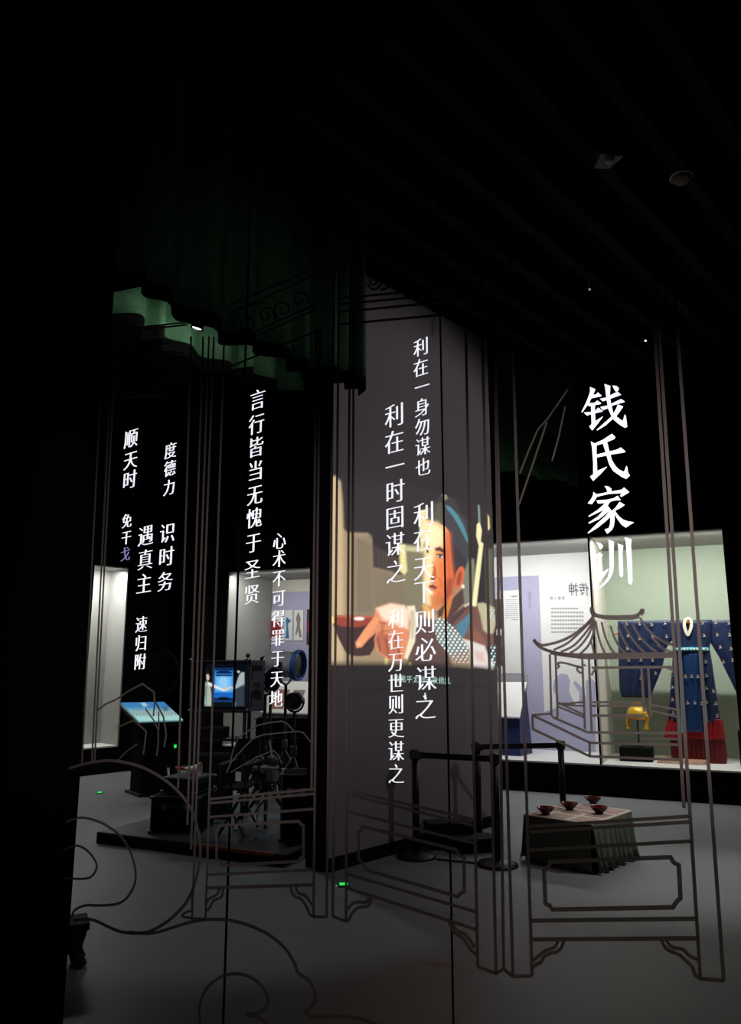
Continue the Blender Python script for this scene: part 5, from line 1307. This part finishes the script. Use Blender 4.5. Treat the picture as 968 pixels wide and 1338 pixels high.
# glowing inscriptions
GI = 'glowing inscriptions on the glass'
TA = lambda l: aff(750, 490, .10465, l); TB = lambda l: aff(750, 630, .10843, l)
TITLE = {
 'qian': (TA, [[(200, 150), (265, 178), (235, 250), (185, 350), (160, 385), (100, 468), (93, 462), (150, 350), (185, 260), (200, 210)], [(215, 250), (275, 245), (298, 218), (345, 258), (340, 265), (215, 290)],
   [(165, 352), (255, 350), (292, 320), (338, 352), (330, 362), (258, 375), (200, 392), (170, 378)], [(205, 370), (258, 365), (260, 455), (265, 580), (360, 518), (300, 600), (225, 692), (190, 645), (220, 615), (215, 480), (215, 410)],
   [(122, 470), (215, 462), (262, 452), (305, 408), (355, 450), (350, 458), (258, 478), (190, 495), (165, 508), (140, 490)],
   [(380, 113), (452, 138), (445, 260), (460, 360), (490, 480), (525, 515), (570, 550), (610, 575), (635, 495), (645, 510), (663, 645), (635, 660), (590, 635), (535, 595), (480, 545), (430, 430), (405, 300), (392, 180)],
   [(325, 298), (395, 285), (450, 258), (520, 222), (550, 215), (588, 245), (575, 252), (455, 295), (400, 315), (355, 328)], [(330, 402), (410, 385), (500, 345), (590, 303), (632, 330), (625, 338), (480, 380), (415, 418), (358, 440)],
   [(478, 135), (530, 138), (560, 165), (550, 195), (525, 213), (505, 185)], [(548, 370), (612, 395), (570, 455), (525, 515), (480, 550), (390, 630), (290, 692), (285, 685), (460, 530), (495, 480), (530, 420)]]),
 'shi': (TA, [[(475, 735), (515, 775), (500, 800), (415, 835), (280, 880), (255, 858), (360, 810)], [(210, 830), (265, 860), (280, 880), (280, 1000), (288, 1200), (412, 1145), (330, 1235), (238, 1322), (200, 1270), (240, 1240), (240, 1100), (225, 900)],
   [(270, 998), (400, 965), (530, 935), (585, 905), (642, 955), (635, 965), (455, 995), (270, 1032)], [(355, 845), (410, 830), (440, 950), (470, 1060), (520, 1140), (570, 1185), (625, 1210), (655, 1135), (665, 1155), (672, 1215), (697, 1255), (650, 1298), (590, 1270), (490, 1200), (440, 1120), (410, 1020), (385, 930)]]),
 'jia': (TB, [[(367, 48), (415, 52), (450, 80), (445, 125), (405, 128), (390, 80)], [(235, 118), (270, 148), (420, 118), (575, 92), (603, 65), (665, 118), (650, 130), (570, 178), (555, 165), (575, 132), (420, 142), (275, 175), (250, 215), (215, 265), (165, 255), (205, 210), (230, 160)],
   [(270, 222), (400, 212), (480, 195), (525, 165), (562, 215), (480, 222), (385, 250), (290, 258)], [(385, 235), (440, 230), (400, 285), (360, 330), (270, 375), (178, 418), (175, 408), (280, 340), (350, 280)],
   [(400, 275), (455, 350), (480, 360), (488, 450), (478, 530), (455, 575), (400, 622), (385, 600), (370, 570), (420, 555), (435, 510), (440, 430), (425, 370), (380, 320)], [(385, 305), (420, 345), (380, 380), (300, 445), (180, 500), (175, 490), (290, 415)],
   [(420, 360), (440, 415), (380, 470), (290, 545), (170, 618), (167, 610), (280, 500), (380, 410)], [(550, 238), (610, 275), (560, 310), (490, 345), (470, 358), (455, 348), (500, 310)], [(470, 345), (495, 350), (540, 410), (590, 450), (640, 470), (722, 485), (680, 510), (622, 548), (570, 510), (520, 440), (490, 390)]]),
 'xun': (TB, [[(260, 718), (320, 735), (350, 768), (340, 795), (315, 812), (290, 765)], [(192, 880), (280, 870), (312, 845), (348, 880), (330, 900), (335, 1000), (340, 1090), (415, 1040), (410, 1060), (355, 1140), (305, 1212), (265, 1160), (290, 1130), (285, 1000), (290, 910), (215, 912)],
   [(415, 692), (480, 718), (475, 850), (480, 1000), (470, 1080), (430, 1170), (375, 1230), (318, 1275), (312, 1262), (370, 1200), (410, 1140), (430, 1050), (425, 850)], [(525, 738), (592, 762), (582, 850), (590, 1060), (590, 1130), (570, 1148), (548, 1120), (540, 950), (535, 800)],
   [(608, 662), (693, 688), (685, 760), (700, 1000), (703, 1200), (685, 1238), (655, 1215), (640, 950), (625, 730)]])}
mb = MB()
for _, (fn, polys) in TITLE.items():
    for k, pl_ in enumerate(polys): mb.loops([gl_(fn(pl_))], -.0040 - .0001 * k, -.0012)
on_glass('title_inscription', 'large glowing white four-character title at the upper right of the glass', 'inscription', mb, M_letter, GI)

def column(chars, pos, wh, label):
    mb = MB(); dim = MB(); n = len(chars)
    P = np.array(pos, float)
    for i, ch in enumerate(chars):
        if len(pos) == n: x, y = pos[i]
        else:
            k = i / (n - 1); x, y = P[0] * (1 - k) + P[-1] * k
        h = wh[1] * (1.0 if len(wh) < 3 else 1 + (wh[2] / wh[1] - 1) * i / max(1, n - 1)); w = wh[0] * h / wh[1]
        put_glyph(dim if ch == '戈' else mb, G, ch, x, y, w, h, -.0040, -.0012)
    xs = [p[0] for p in mb.v]; zs = [p[2] for p in mb.v + dim.v]; cx, cz = (min(xs) + max(xs)) / 2, min(zs)
    if dim.v: dim.v = [(x - cx, y, z - cz) for x, y, z in dim.v]
    mb.v = [(x - cx, y, z - cz) for x, y, z in mb.v]
    o = mb.build('inscription_column', M_letter); o.location = G.w(cx, 0, cz); o.rotation_euler = (0, 0, G.a)
    prop(o, label, 'inscription', GI)
    if dim.v: dim.build('dim_character', M_letterdim, o, label='dim violet last character')
column('利在一身勿谋也', [(550.2, 453.4), (550, 480), (551.6, 505), (551.6, 532), (552, 557.5), (552.5, 583), (552.8, 610)], (19.5, 24.5), 'glowing seven-character column highest over the screen, beginning near its top edge')
column('利在一时固谋之', [(515.5, 542.5), (515.5, 577), (516, 609), (516.4, 642), (516, 676), (516.3, 711), (517, 747)], (25, 32), 'glowing seven-character column left of the face, ending above the raised hand')
column('利在天下则必谋之', [(554, 672), (553.7, 704), (554, 741.5), (554.5, 773), (555.4, 812), (556, 848.5), (556.8, 886), (555.5, 924)], (27, 34), 'glowing eight-character column running down across the face on the film')
column('利在万世则更谋之', [(517.5, 808), (517.5, 835.5), (517.5, 864.5), (517.5, 893), (517.7, 920), (517.7, 951), (517.7, 981), (517.7, 1011)], (20.5, 27.5), 'glowing eight-character column from the filmed hand down the pale wall')
column('言行皆当无愧于圣贤', [(336.7, 522), (335.4, 554), (334.5, 584), (334, 615), (333.2, 646.5), (332.3, 676.6), (331.4, 709), (330, 743.5), (329.2, 776.4)], (20, 27.5), 'glowing nine-character column starting under the green valances')
column('心术不可得罪于天地', [(365.2, 706.6), (365, 730), (364.7, 755.5), (364.3, 781.3), (363.8, 808), (363.4, 833), (363, 860), (362, 886.5), (361, 913)], (17, 23.5), 'glowing nine-character column over the costume sketches and film lamps')
column('顺天时', [(171.5, 572.8), (170.8, 601), (169.8, 626.6)], (17.5, 25), 'glowing three-character column topmost and farthest left on the black')
column('度德力', [(223, 588.6), (222.3, 612), (221.3, 636.7)], (15, 21.5), 'small glowing three-character column right of the topmost left one')
column('免干戈', [(166, 680.4), (165.4, 702.3), (164, 724)], (12.5, 19.5), 'smallest glowing three-character column whose last character is dim violet')
column('遇真主', [(190.7, 699.6), (190, 731), (188.3, 762.5)], (19.5, 28), 'glowing three-character column between the violet-ended one and its right neighbour')
column('识时务', [(219, 696), (217.6, 727), (216, 759.5)], (19.5, 27), 'glowing three-character column rightmost in the lower left cluster')
column('速归附', [(185, 815.7), (184.3, 840), (183.3, 864.4)], (15, 22.5), 'lowest glowing three-character column just above the hill outline')
